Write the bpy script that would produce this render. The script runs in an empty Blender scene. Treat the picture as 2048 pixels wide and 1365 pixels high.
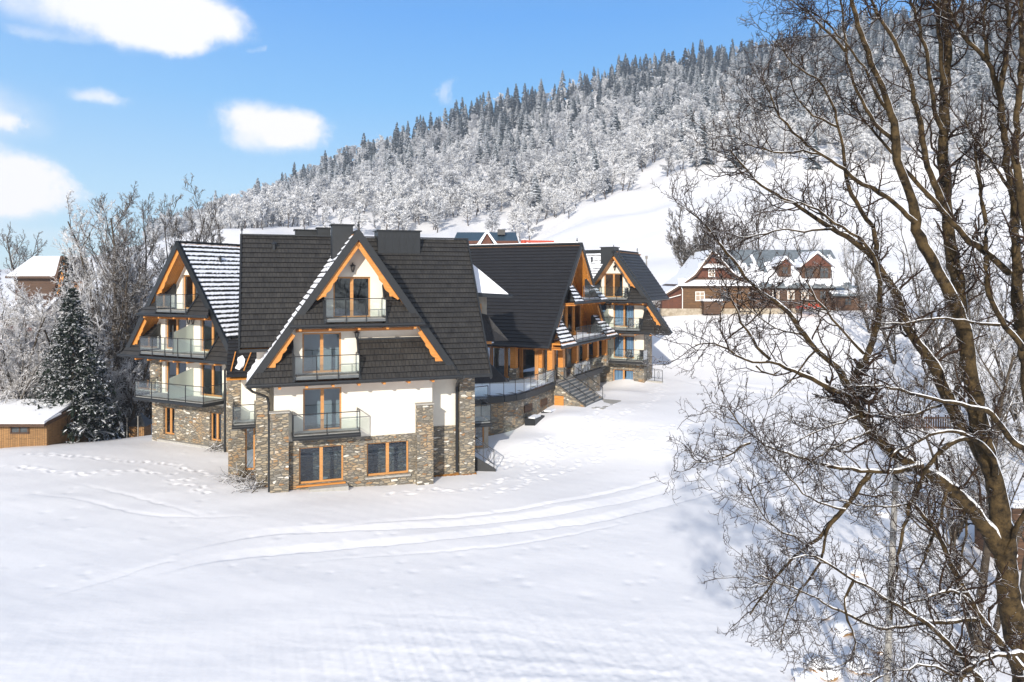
import bpy, math, random
import numpy as np
from mathutils import Vector
PI=math.pi
C=bpy.context.scene.collection
sc=bpy.context.scene
# ------------------------------------------------------------------ camera
cam=bpy.data.cameras.new('camera'); co=bpy.data.objects.new('camera',cam); C.objects.link(co)
cam.sensor_width=36; cam.lens=1440/2048*36; cam.shift_y=-122.5/2048
co.location=(0,0,0); co.rotation_euler=(math.radians(90),0,0); cam.clip_end=4000; cam.clip_start=.1
sc.camera=co
sc.render.resolution_x=1024; sc.render.resolution_y=682
# ------------------------------------------------------------------ light
SUN_EL=math.radians(21); SUN_AZ=math.radians(192)   # azimuth of the sun measured clockwise from +Y
sd=Vector((math.sin(SUN_AZ)*math.cos(SUN_EL), math.cos(SUN_AZ)*math.cos(SUN_EL), math.sin(SUN_EL)))
sl=bpy.data.lights.new('sun','SUN'); sl.energy=4.7; sl.angle=math.radians(.8); sl.color=(1,.93,.82)
so=bpy.data.objects.new('sun',sl); C.objects.link(so); so.rotation_euler=sd.to_track_quat('Z','Y').to_euler()
w=bpy.data.worlds.new('World'); sc.world=w; w.use_nodes=True
sc.view_settings.view_transform='Standard'; sc.view_settings.look='None'; sc.view_settings.exposure=0.50; sc.view_settings.gamma=1
def build_world():
    nt=w.node_tree; N=nt.nodes; L=nt.links; N.clear()
    out=N.new('ShaderNodeOutputWorld'); bg=N.new('ShaderNodeBackground'); L.new(bg.outputs[0],out.inputs[0])
    sky=N.new('ShaderNodeTexSky'); sky.sky_type='NISHITA'; sky.sun_disc=False
    sky.sun_elevation=SUN_EL; sky.sun_rotation=SUN_AZ; sky.air_density=1.0; sky.dust_density=.3; sky.ozone_density=2.2; sky.altitude=900
    bg.inputs[1].default_value=SKY_STR
    def m(op,a,b=None,c=None):
        n=N.new('ShaderNodeMath'); n.operation=op
        for i,v in enumerate((a,b,c)):
            if v is None: continue
            if isinstance(v,(int,float)): n.inputs[i].default_value=v
            else: L.new(v,n.inputs[i])
        return n.outputs[0]
    tc=N.new('ShaderNodeTexCoord'); sx=N.new('ShaderNodeSeparateXYZ'); L.new(tc.outputs['Generated'],sx.inputs[0])
    az=m('ARCTAN2',sx.outputs[0],sx.outputs[1]); el=m('ARCSINE',sx.outputs[2])
    nz=N.new('ShaderNodeTexNoise'); nz.inputs['Scale'].default_value=9; nz.inputs['Detail'].default_value=9; nz.inputs['Roughness'].default_value=.66
    L.new(tc.outputs['Generated'],nz.inputs[0]); sp=N.new('ShaderNodeSeparateColor'); L.new(nz.outputs['Color'],sp.inputs[0])
    az=m('ADD',az,m('MULTIPLY',m('SUBTRACT',sp.outputs[0],.5),.13)); el=m('ADD',el,m('MULTIPLY',m('SUBTRACT',sp.outputs[1],.5),.045))
    acc=None
    # clouds: centre and half size, in degrees of azimuth and elevation, strength
    for (a,e,ra,re,k) in CLOUDS:
        dx=m('DIVIDE',m('SUBTRACT',az,math.radians(a)),math.radians(ra)); dy=m('DIVIDE',m('SUBTRACT',el,math.radians(e)),math.radians(re))
        d=m('ADD',m('MULTIPLY',dx,dx),m('MULTIPLY',dy,dy))
        v=m('MULTIPLY',m('POWER',m('MAXIMUM',m('SUBTRACT',1.0,m('MULTIPLY',d,.42)),0.0),1.7),k)
        acc=v if acc is None else m('ADD',acc,v)
    nz2=N.new('ShaderNodeTexNoise'); nz2.inputs['Scale'].default_value=11; nz2.inputs['Detail'].default_value=8; L.new(tc.outputs['Generated'],nz2.inputs[0])
    acc=m('MULTIPLY',acc,m('ADD',m('MULTIPLY',nz2.outputs[0],2.3),-.15))
    mr=N.new('ShaderNodeMapRange'); mr.interpolation_type='SMOOTHSTEP'; L.new(acc,mr.inputs[0]); mr.inputs[1].default_value=.06; mr.inputs[2].default_value=1.30
    hs=N.new('ShaderNodeHueSaturation'); hs.inputs['Saturation'].default_value=SKY_SAT; hs.inputs['Value'].default_value=SKY_VAL; hs.inputs['Hue'].default_value=SKY_HUE; L.new(sky.outputs[0],hs.inputs['Color'])
    gm=N.new('ShaderNodeMix'); gm.data_type='RGBA'; gm.blend_type='MULTIPLY'; gm.inputs[0].default_value=1; gm.inputs[7].default_value=SKY_TINT; L.new(hs.outputs[0],gm.inputs[6])
    mx=N.new('ShaderNodeMix'); mx.data_type='RGBA'; L.new(mr.outputs[0],mx.inputs[0]); rp=N.new('ShaderNodeValToRGB'); e=rp.color_ramp.elements; e[0].position=0; e[0].color=(3.9/6,4.8/6,5.4/6,1); e[1].position=1; e[1].color=(.35/6,.8/6,1.5/6,1)
    for p_,c_ in ((.076,(2.8,4.3,5.6)),(.152,(1.15,3.1,5.6)),(.225,(.22,2.0,5.3)),(.36,(.35,1.2,2.8))): q=e.new(p_); q.color=(c_[0]/6,c_[1]/6,c_[2]/6,1)
    L.new(m('MULTIPLY',m('MAXIMUM',m('ARCSINE',sx.outputs[2]),0.0),2/PI),rp.inputs[0])
    sc6=N.new('ShaderNodeVectorMath'); sc6.operation='SCALE'; L.new(rp.outputs[0],sc6.inputs[0]); sc6.inputs['Scale'].default_value=6
    dt=N.new('ShaderNodeVectorMath'); dt.operation='DOT_PRODUCT'; L.new(tc.outputs['Generated'],dt.inputs[0]); dt.inputs[1].default_value=tuple(sd)
    sc5=N.new('ShaderNodeMix'); sc5.data_type='RGBA'; L.new(m('MULTIPLY',m('POWER',m('MAXIMUM',m('ADD',dt.outputs['Value'],.15),0.0),1.3),.8),sc5.inputs[0]); L.new(sc6.outputs[0],sc5.inputs[6]); sc5.inputs[7].default_value=(5.2,4.7,4.2,1)
    bl=N.new('ShaderNodeMix'); bl.data_type='RGBA'; bl.inputs[0].default_value=.88; L.new(gm.outputs[2],bl.inputs[6]); L.new(sc5.outputs[2],bl.inputs[7]); L.new(bl.outputs[2],mx.inputs[6]); mx.inputs[7].default_value=CLOUD_COL
    L.new(mx.outputs[2],bg.inputs[0])
def azel(u,v): 
    x=(u-1024)/1440; z=(560-v)/1440; return math.degrees(math.atan2(x,1)), math.degrees(math.atan2(z,math.hypot(1,x)))
CLOUDS=[]
for (u,v,ru,rv,k) in [(200,-20,190,70,1.4),(310,30,130,52,1.3),(345,82,60,30,.85),(420,42,75,30,.7),(270,70,70,36,.8),(100,68,50,10,.45),(200,188,48,16,.85),(540,262,84,46,1.5),(500,228,50,28,.7),(595,262,48,34,1.0),
                      (20,360,80,48,1.4),(75,385,70,40,1.3),(-60,370,90,60,1.4),(900,192,17,25,.6),(0,242,26,15,.8),(512,92,13,7,.45),(494,98,10,6,.45),(60,470,150,20,.35),(-250,200,200,60,1.2),(1500,-300,300,80,1.3)]:
    a,e=azel(u,v); CLOUDS.append((a,e,ru/1440*57.3*.92,rv/1440*57.3*.92,k*.95))
SKY_STR=.15; SKY_SAT=1.22; SKY_VAL=1.0; SKY_HUE=.5; SKY_TINT=(.90,1.08,1.15,1); CLOUD_COL=(6.6,6.4,6.4,1)
build_world()

# ------------------------------------------------------------------ materials
MATS={}
def newmat(name):
    m=bpy.data.materials.new(name); m.use_nodes=True; nt=m.node_tree
    b=nt.nodes.get('Principled BSDF'); MATS[name]=m; return m,nt,b
def nn(nt,t,**k):
    n=nt.nodes.new(t)
    for a,v in k.items(): setattr(n,a,v)
    return n
def ramp(nt,fac,stops,interp='LINEAR'):
    r=nn(nt,'ShaderNodeValToRGB'); r.color_ramp.interpolation=interp
    e=r.color_ramp.elements
    while len(e)<len(stops): e.new(.5)
    for i,(p,c) in enumerate(stops): e[i].position=p; e[i].color=(*c,1)
    nt.links.new(fac,r.inputs[0]); return r.outputs[0]
def noise(nt,vec,scale,detail=4,rough=.5):
    n=nn(nt,'ShaderNodeTexNoise'); n.inputs['Scale'].default_value=scale; n.inputs['Detail'].default_value=detail; n.inputs['Roughness'].default_value=rough
    nt.links.new(vec,n.inputs['Vector']); return n
def mapping(nt,vec,scale=(1,1,1),rot=(0,0,0)):
    n=nn(nt,'ShaderNodeMapping'); n.inputs['Scale'].default_value=scale; n.inputs['Rotation'].default_value=rot; nt.links.new(vec,n.inputs[0]); return n.outputs[0]
def mixc(nt,f,a,b,blend='MIX'):
    n=nn(nt,'ShaderNodeMix',data_type='RGBA',blend_type=blend)
    for i,v in ((0,f),(6,a),(7,b)):
        if isinstance(v,(int,float)): n.inputs[i].default_value=v
        elif isinstance(v,tuple): n.inputs[i].default_value=(*v,1) if len(v)==3 else v
        else: nt.links.new(v,n.inputs[i])
    return n.outputs[2]
def mth(nt,op,a,b=None):
    n=nn(nt,'ShaderNodeMath',operation=op)
    for i,v in enumerate((a,b)):
        if v is None: continue
        if isinstance(v,(int,float)): n.inputs[i].default_value=v
        else: nt.links.new(v,n.inputs[i])
    return n.outputs[0]
def bump(nt,h,b,strength=.3,dist=.02,chain=None):
    n=nn(nt,'ShaderNodeBump'); n.inputs['Strength'].default_value=strength; n.inputs['Distance'].default_value=dist
    nt.links.new(h,n.inputs['Height'])
    if chain: nt.links.new(chain,n.inputs['Normal'])
    nt.links.new(n.outputs[0],b.inputs['Normal']); return n.outputs[0]
def objco(nt): return nn(nt,'ShaderNodeTexCoord').outputs['Object']
def uvco(nt): return nn(nt,'ShaderNodeTexCoord').outputs['UV']
def noisy(name,c1,c2,scale=3,rough=.7,bs=.2,bd=.01,stretch=(1,1,1),spec=.3,uv=False,metal=0,detail=5):
    m,nt,b=newmat(name); v=mapping(nt,uvco(nt) if uv else objco(nt),stretch); n=noise(nt,v,scale,detail,.6)
    nt.links.new(ramp(nt,n.outputs[0],[(.3,c1),(.7,c2)]),b.inputs['Base Color'])
    b.inputs['Roughness'].default_value=rough; b.inputs['Specular IOR Level'].default_value=spec; b.inputs['Metallic'].default_value=metal
    if bs: bump(nt,n.outputs[0],b,bs,bd)
    return m
def mat_snow_ground():
    m,nt,b=newmat('snow_ground'); v=objco(nt)
    n1=noise(nt,v,.35,5,.55); n2=noise(nt,v,4,6,.6); n3=noise(nt,v,28,4,.6)
    ng=noise(nt,v,.12,3,.5)
    nt.links.new(ramp(nt,ng.outputs[0],[(.35,(.795,.79,.81)),(.65,(.825,.82,.84))]),b.inputs['Base Color'])
    b.inputs['Roughness'].default_value=.55; b.inputs['Specular IOR Level'].default_value=.25
    c=bump(nt,n1.outputs[0],b,.08,.10); 
    vs=mapping(nt,v,(.35,2.2,1),(0,0,.3)); n4=noise(nt,vs,2.4,6,.72)
    c=bump(nt,n4.outputs[0],b,.13,.05,c); c=bump(nt,n2.outputs[0],b,.13,.03,c); bump(nt,n3.outputs[0],b,.15,.01,c)
    return m
def mat_snow(name='snow',col=(.84,.85,.90)):
    m,nt,b=newmat(name); v=objco(nt); n=noise(nt,v,9,5,.6)
    b.inputs['Base Color'].default_value=(*col,1); b.inputs['Roughness'].default_value=.6
    bump(nt,n.outputs[0],b,.4,.03); return m
def mat_tile(name,c1,c2,rough=.42):
    # pressed metal tile: narrow vertical pans on UV (u along eave, v up the slope), slightly different sheet tones
    m,nt,b=newmat(name); uv=uvco(nt)
    br=nn(nt,'ShaderNodeTexBrick'); br.offset=.5; br.inputs['Scale'].default_value=1; br.inputs['Brick Width'].default_value=.21; br.inputs['Row Height'].default_value=.38
    br.inputs['Mortar Size'].default_value=.018; br.inputs['Mortar Smooth'].default_value=.4; br.inputs['Bias'].default_value=0
    br.inputs['Color1'].default_value=(0,0,0,1); br.inputs['Color2'].default_value=(1,1,1,1); br.inputs['Mortar'].default_value=(0,0,0,1)
    nt.links.new(uv,br.inputs[0])
    bw=nn(nt,'ShaderNodeTexBrick'); bw.offset=.5; bw.inputs['Scale'].default_value=1; bw.inputs['Brick Width'].default_value=1.1; bw.inputs['Row Height'].default_value=.38; bw.inputs['Mortar Size'].default_value=.0
    bw.inputs['Color1'].default_value=(0,0,0,1); bw.inputs['Color2'].default_value=(1,1,1,1); nt.links.new(uv,bw.inputs[0])
    n=noise(nt,mapping(nt,uv,(1,.4,1)),3,6,.65)
    f=mth(nt,'ADD',mth(nt,'MULTIPLY',br.outputs['Color'],.12),mth(nt,'ADD',mth(nt,'MULTIPLY',bw.outputs['Color'],.12),mth(nt,'MULTIPLY',n.outputs[0],.8)))
    col=ramp(nt,f,[(.25,c1),(.8,c2)])
    nt.links.new(mixc(nt,mth(nt,'MULTIPLY',br.outputs['Fac'],.75),col,(.008,.008,.01)),b.inputs['Base Color'])
    b.inputs['Roughness'].default_value=rough; b.inputs['Specular IOR Level'].default_value=.4
    inv=mth(nt,'SUBTRACT',1.0,br.outputs['Fac']); c=bump(nt,inv,b,.7,.02); bump(nt,n.outputs[0],b,.15,.02,c)
    nt.links.new(mth(nt,'ADD',mth(nt,'MULTIPLY',n.outputs[0],.35),rough-.15),b.inputs['Roughness'])
    return m
def mat_stone():
    m,nt,b=newmat('stone'); uv=uvco(nt)
    w1=noise(nt,uv,2.2,3,.5); vv=nn(nt,'ShaderNodeVectorMath',operation='MULTIPLY_ADD'); nt.links.new(w1.outputs['Color'],vv.inputs[0]); vv.inputs[1].default_value=(.16,.10,0); nt.links.new(uv,vv.inputs[2])
    def vor(sc_,feat):
        mp=mapping(nt,vv.outputs[0],sc_); v=nn(nt,'ShaderNodeTexVoronoi',feature=feat,distance='MANHATTAN' if feat=='F1' else 'EUCLIDEAN'); v.inputs['Scale'].default_value=1; v.inputs['Randomness'].default_value=.9; nt.links.new(mp,v.inputs['Vector']); return v
    a=vor((2.9,8.2,1),'F1'); a2=nn(nt,'ShaderNodeTexVoronoi',feature='DISTANCE_TO_EDGE'); a2.inputs['Scale'].default_value=1; a2.inputs['Randomness'].default_value=.9
    nt.links.new(mapping(nt,vv.outputs[0],(2.9,8.2,1)),a2.inputs['Vector'])
    a.distance='EUCLIDEAN'
    s=nn(nt,'ShaderNodeSeparateColor'); nt.links.new(a.outputs['Color'],s.inputs[0])
    col=ramp(nt,s.outputs[0],[(0,(.19,.165,.13)),(.20,(.28,.25,.20)),(.38,(.36,.30,.22)),(.54,(.23,.215,.19)),(.66,(.44,.37,.27)),(.80,(.34,.20,.10)),(.86,(.30,.27,.23)),(.93,(.70,.66,.59)),(1,(.28,.24,.18))],'CONSTANT')
    n=noise(nt,uv,14,6,.65); big=noise(nt,uv,.8,3,.5)
    col=mixc(nt,.55,col,ramp(nt,n.outputs[0],[(.3,(.35,.34,.32)),(.7,(1,1,1))]),'MULTIPLY')
    col=mixc(nt,ramp(nt,big.outputs[0],[(.52,(0,0,0)),(.62,(.55,.55,.55))]),col,(.34,.22,.11))
    mort=ramp(nt,a2.outputs['Distance'],[(.03,(1,1,1)),(.10,(0,0,0))])
    col=mixc(nt,mort,col,(.15,.14,.12))
    nt.links.new(col,b.inputs['Base Color']); b.inputs['Roughness'].default_value=.85
    c=bump(nt,ramp(nt,a2.outputs['Distance'],[(0,(0,0,0)),(.12,(1,1,1))]),b,.9,.04); c=bump(nt,s.outputs[1],b,.5,.03,c); bump(nt,n.outputs[0],b,.4,.015,c)
    return m
def mat_plaster():
    m,nt,b=newmat('plaster'); v=objco(nt); n=noise(nt,v,40,3,.6); n2=noise(nt,v,.7,4,.6)
    nt.links.new(ramp(nt,n2.outputs[0],[(.3,(.66,.62,.54)),(.7,(.74,.70,.62))]),b.inputs['Base Color']); b.inputs['Roughness'].default_value=.9
    bump(nt,n.outputs[0],b,.15,.004); return m
def mat_wood(name,c1,c2,rough=.5,sc_=(1.2,14,14),plank=0,uv=True):
    m,nt,b=newmat(name); v=uvco(nt) if uv else objco(nt)
    n=noise(nt,mapping(nt,v,sc_),1.6,5,.6); n2=noise(nt,v,.9,3,.5)
    col=ramp(nt,n.outputs[0],[(.3,c1),(.7,c2)])
    col=mixc(nt,.35,col,ramp(nt,n2.outputs[0],[(.3,(.6,.58,.55)),(.7,(1,1,1))]),'MULTIPLY')
    if plank:
        wv=nn(nt,'ShaderNodeTexBrick'); wv.offset=.37; wv.inputs['Scale'].default_value=1; wv.inputs['Brick Width'].default_value=3.1; wv.inputs['Row Height'].default_value=plank; wv.inputs['Mortar Size'].default_value=.012
        wv.inputs['Color1'].default_value=(.8,.8,.8,1); wv.inputs['Color2'].default_value=(1.08,1.08,1.08,1); wv.inputs['Mortar'].default_value=(.3,.3,.3,1)
        rot=mapping(nt,v,(1,1,1),(0,0,PI/2 if plank<0 else 0)); 
        if plank<0: wv.inputs['Row Height'].default_value=-plank
        nt.links.new(rot,wv.inputs[0]); col=mixc(nt,1.0,col,wv.outputs[0],'MULTIPLY')
        bump(nt,mth(nt,'SUBTRACT',1.0,wv.outputs['Fac']),b,.5,.02)
    nt.links.new(col,b.inputs['Base Color']); b.inputs['Roughness'].default_value=rough
    return m
def mat_plain(name,c,rough=.5,metal=0,spec=.5):
    m,nt,b=newmat(name); n=noise(nt,objco(nt),6,4,.6)
    nt.links.new(ramp(nt,n.outputs[0],[(.25,tuple(x*.8 for x in c)),(.75,tuple(min(1,x*1.15) for x in c))]),b.inputs['Base Color'])
    b.inputs['Roughness'].default_value=rough; b.inputs['Metallic'].default_value=metal; b.inputs['Specular IOR Level'].default_value=spec; return m
def mat_glass(name,tint,trans,rough=.02,gl=(.9,.95,1)):
    m=bpy.data.materials.new(name); m.use_nodes=True; nt=m.node_tree; nt.nodes.clear(); MATS[name]=m
    o=nn(nt,'ShaderNodeOutputMaterial'); tr=nn(nt,'ShaderNodeBsdfTransparent'); tr.inputs[0].default_value=(*tint,1)
    df=nn(nt,'ShaderNodeBsdfDiffuse'); df.inputs[0].default_value=(*gl,1)
    g=nn(nt,'ShaderNodeBsdfGlossy'); g.inputs['Roughness'].default_value=rough; g.inputs[0].default_value=(*gl,1)
    m1=nn(nt,'ShaderNodeMixShader'); m1.inputs[0].default_value=trans; nt.links.new(df.outputs[0],m1.inputs[1]); nt.links.new(tr.outputs[0],m1.inputs[2])
    fr=nn(nt,'ShaderNodeFresnel'); fr.inputs[0].default_value=1.55
    bn=nn(nt,'ShaderNodeBump'); nz=noise(nt,objco(nt),.9,2,.5); nt.links.new(nz.outputs[0],bn.inputs['Height']); bn.inputs['Strength'].default_value=.08; bn.inputs['Distance'].default_value=.05
    nt.links.new(bn.outputs[0],g.inputs['Normal'])
    m2=nn(nt,'ShaderNodeMixShader'); nt.links.new(mth(nt,'ADD',mth(nt,'MULTIPLY',fr.outputs[0],1.6),.02),m2.inputs[0]); nt.links.new(m1.outputs[0],m2.inputs[1]); nt.links.new(g.outputs[0],m2.inputs[2]); nt.links.new(m2.outputs[0],o.inputs[0])
    return m
def mat_cover(name,c1,c2,thr,soft=.12,scale=3,snowc=(.85,.86,.90),nscale=6,amt=.5,rough=.85,drift=None,lo=.36):
    # bark / needles with snow lying on whatever faces up
    m,nt,b=newmat(name); v=objco(nt)
    g=nn(nt,'ShaderNodeNewGeometry'); s=nn(nt,'ShaderNodeSeparateXYZ'); nt.links.new(g.outputs['Normal'],s.inputs[0])
    n=noise(nt,v,nscale,4,.6); n2=noise(nt,v,scale,10,.75)
    zz_=s.outputs[2]
    if drift:
        dt=nn(nt,'ShaderNodeVectorMath',operation='DOT_PRODUCT'); nt.links.new(g.outputs['Normal'],dt.inputs[0]); dt.inputs[1].default_value=drift; zz_=dt.outputs['Value']
    f=mth(nt,'ADD',zz_,mth(nt,'MULTIPLY',mth(nt,'SUBTRACT',n.outputs[0],.5),amt))
    mr=nn(nt,'ShaderNodeMapRange'); nt.links.new(f,mr.inputs[0]); mr.inputs[1].default_value=thr; mr.inputs[2].default_value=thr+soft
    base=ramp(nt,n2.outputs[0],[(lo,c1),(1-lo,c2)])
    nt.links.new(mixc(nt,mr.outputs[0],base,snowc),b.inputs['Base Color']); b.inputs['Roughness'].default_value=rough; b.inputs['Specular IOR Level'].default_value=.2
    bump(nt,n2.outputs[0],b,.8,.03)
    return m
mat_snow_ground(); mat_snow(); mat_snow('snow_roof',(.82,.84,.90))
mat_tile('tile',(.016,.015,.0145),(.050,.047,.043)); mat_tile('tile_dark',(.007,.007,.009),(.017,.017,.020),.6)
mat_stone(); mat_plaster()
mat_wood('wood_orange',(.40,.14,.022),(.66,.29,.065)); mat_wood('soffit_wood',(.60,.22,.03),(.78,.33,.055),plank=.14); mat_wood('window_wood',(.40,.18,.055),(.60,.30,.10))
mat_plain('trim',(.013,.015,.018),.45); mat_plain('black_metal',(.02,.022,.025),.35); mat_plain('slab',(.10,.11,.12),.6); mat_plain('slab_floor',(.30,.31,.31),.7)
mat_glass('window_glass',(.50,.60,.68),1.0,gl=(.80,.88,1)); mat_glass('rail_glass',(.84,.91,.90),.985); mat_glass('frosted_glass',(.75,.85,.82),.38,.3,(.62,.70,.66))
noisy('curtain_mat',(.42,.50,.60),(.62,.70,.78),2,.9,.2,.02,(9,.3,1),uv=True)
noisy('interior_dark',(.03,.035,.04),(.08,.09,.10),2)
mat_wood('timber_brown',(.040,.018,.009),(.115,.055,.024),.7,plank=.3); mat_wood('timber_red',(.075,.02,.01),(.17,.055,.025),.7,plank=-.18); mat_wood('shed_wood',(.17,.085,.03),(.36,.20,.075),.75,plank=-.16)
mat_wood('timber_gold',(.065,.032,.012),(.19,.095,.035),.7,plank=.34)
noisy('rubble',(.22,.18,.13),(.42,.37,.30),3,.9,.6,.05); noisy('render_beige',(.26,.23,.19),(.38,.35,.30),2,.9)
noisy('zinc',(.12,.14,.155),(.24,.27,.29),2,.4,.1,.01,metal=.4); mat_plain('blue_roof',(.035,.06,.085),.4); mat_plain('red_paint',(.42,.05,.02),.6); mat_plain('chair_black',(.025,.025,.03),.6)
mat_plain('window_pale',(.34,.26,.20),.3); mat_plain('white_paint',(.75,.74,.72),.6); mat_plain('concrete',(.33,.32,.30),.85)
noisy('pole_grey',(.16,.15,.14),(.30,.29,.27),5,.8,.3,.01); noisy('dry_leaves',(.16,.07,.02),(.42,.20,.05),9,.9)
mat_cover('bark_snow',(.007,.005,.003),(.075,.050,.022),.40,.10,6,nscale=6,amt=.6,drift=(.62,.12,.78),lo=.39)
mat_cover('twig_snow',(.012,.007,.005),(.040,.023,.014),.62,.16,4,nscale=11,amt=.8,drift=(.5,.1,.86))
mat_cover('bark_far',(.035,.028,.022),(.09,.07,.05),.45,.2,6)
mat_cover('frost_twigs',(.12,.11,.10),(.26,.24,.22),-.30,.45,3,(.78,.79,.83),nscale=2,amt=1.2)
mat_cover('bare_twigs',(.030,.024,.019),(.09,.072,.056),.42,.3,3,(.78,.79,.83),nscale=3,amt=.8)
mat_cover('willow_twigs',(.14,.12,.10),(.30,.27,.22),-.2,.45,3,(.80,.80,.84),nscale=2.5,amt=1.0)
mat_cover('needles',(.004,.009,.006),(.016,.026,.017),.74,.18,3,(.80,.82,.86),nscale=4,amt=1.1)
mat_cover('spruce_dark',(.014,.024,.028),(.034,.050,.052),.75,.3,.3,(.62,.66,.72),nscale=.5,amt=.9)
mat_cover('spruce_snowy',(.05,.065,.07),(.10,.12,.125),.0,.4,.3,(.70,.73,.78),nscale=.5,amt=1.0)
mat_cover('frost_crown',(.50,.50,.505),(.68,.68,.685),-.5,.8,.25,(.74,.75,.78),nscale=.35,amt=1.3)
mat_cover('frost_crown_dark',(.32,.325,.34),(.46,.465,.48),-.2,.7,.25,(.62,.64,.69),nscale=.35,amt=1.2)
mat_cover('far_trunk',(.06,.05,.045),(.14,.12,.11),.8,.2,2)

# ------------------------------------------------------------------ mesh helpers
def vsub(a,b): return (a[0]-b[0],a[1]-b[1],a[2]-b[2])
class MB:
    def __init__(s): s.v=[]; s.f=[]; s.uv=[]
    def face(s,pts,uv=None):
        pts=[tuple(p) for p in pts]
        if len(pts)<3: return
        i=len(s.v); s.v+=pts; s.f.append(tuple(range(i,i+len(pts))))
        if uv is None:
            n=Vector((0,0,0)); P=[Vector(p) for p in pts]
            for k in range(len(P)): n+=P[k].cross(P[(k+1)%len(P)])
            if n.length<1e-9: n=Vector((0,0,1))
            n.normalize()
            if abs(n.z)>.95: uv=[(p.x,p.y) for p in P]
            else:
                u=Vector((0,0,1)).cross(n).normalized(); v=n.cross(u); uv=[(p.dot(u),p.dot(v)) for p in P]
        s.uv+=list(uv)
    def hexa(s,c):   # 8 corners: bottom ring 0-3, top ring 4-7
        for q in ((0,3,2,1),(4,5,6,7),(0,1,5,4),(1,2,6,5),(2,3,7,6),(3,0,4,7)): s.face([c[i] for i in q])
    def box(s,fr,t0,t1,s0,s1,z0,z1):
        p=fr.p; s.hexa([p(t0,s0,z0),p(t1,s0,z0),p(t1,s1,z0),p(t0,s1,z0),p(t0,s0,z1),p(t1,s0,z1),p(t1,s1,z1),p(t0,s1,z1)])
    def bar(s,a,b,w,h,up=(0,0,1)):
        a=Vector(a); b=Vector(b); d=(b-a).normalized(); up=Vector(up); x=d.cross(up)
        if x.length<1e-4: x=d.cross(Vector((1,0,0)))
        x.normalize(); y=x.cross(d).normalized(); x=x*w/2; y=y*h/2
        s.hexa([a-x-y,a+x-y,b+x-y,b-x-y,a-x+y,a+x+y,b+x+y,b-x+y])
    def cyl(s,a,b,r,n=8,r2=None):
        a=Vector(a); b=Vector(b); d=(b-a).normalized(); x=d.cross(Vector((0,0,1)))
        if x.length<1e-3: x=Vector((1,0,0))
        x.normalize(); y=d.cross(x); r2=r if r2 is None else r2
        A=[a+(x*math.cos(2*PI*i/n)+y*math.sin(2*PI*i/n))*r for i in range(n)]; B=[b+(x*math.cos(2*PI*i/n)+y*math.sin(2*PI*i/n))*r2 for i in range(n)]
        for i in range(n): s.face([A[i],A[(i+1)%n],B[(i+1)%n],B[i]])
        s.face(A[::-1]); s.face(B)
    def build(s,name,mat,parent=None,origin=None,sub=None):
        if not s.v: return None
        me=bpy.data.meshes.new(name); o0=ROOTLOC(parent) if parent is not None else (origin or (0,0,0))
        me.from_pydata([vsub(v,o0) for v in s.v],[],s.f)
        uvl=me.uv_layers.new(name='UVMap'); uvl.data.foreach_set('uv',np.array(s.uv,dtype=np.float32).ravel())
        me.materials.append(MATS[mat]); ob=bpy.data.objects.new(name,me); C.objects.link(ob)
        if parent is not None: ob.parent=parent; ob['rl']=list(o0)
        else: ob.location=o0
        return ob
def ROOTLOC(o):
    return tuple(o['rl']) if 'rl' in o.keys() else tuple(o.location)
def root(name,loc,label,cat,group=None,rz=0):
    o=bpy.data.objects.new(name,None); C.objects.link(o); o.location=loc; o.rotation_euler=(0,0,rz); o.empty_display_size=.3
    o['label']=label; o['category']=cat
    if group: o['group']=group
    return o
def tag(o,label,cat,group=None,kind=None):
    if kind: o['kind']=kind
    else: o['label']=label; o['category']=cat
    if group: o['group']=group
    return o
class Fr:
    def __init__(s,ox,oy,a,oz=0): s.ox,s.oy,s.oz=ox,oy,oz; a=math.radians(a); s.c,s.s=math.cos(a),math.sin(a)
    def p(s,t,d,z): return (s.ox+t*s.c-d*s.s, s.oy+t*s.s+d*s.c, s.oz+z)
def clip(poly,a,b,c):   # keep a*x+b*y<=c
    out=[]
    for i in range(len(poly)):
        p=poly[i]; q=poly[(i+1)%len(poly)]; dp=a*p[0]+b*p[1]-c; dq=a*q[0]+b*q[1]-c
        if dp<=1e-9: out.append(p)
        if (dp<-1e-9 and dq>1e-9) or (dp>1e-9 and dq<-1e-9):
            k=dp/(dp-dq); out.append((p[0]+(q[0]-p[0])*k,p[1]+(q[1]-p[1])*k))
    return out
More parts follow.
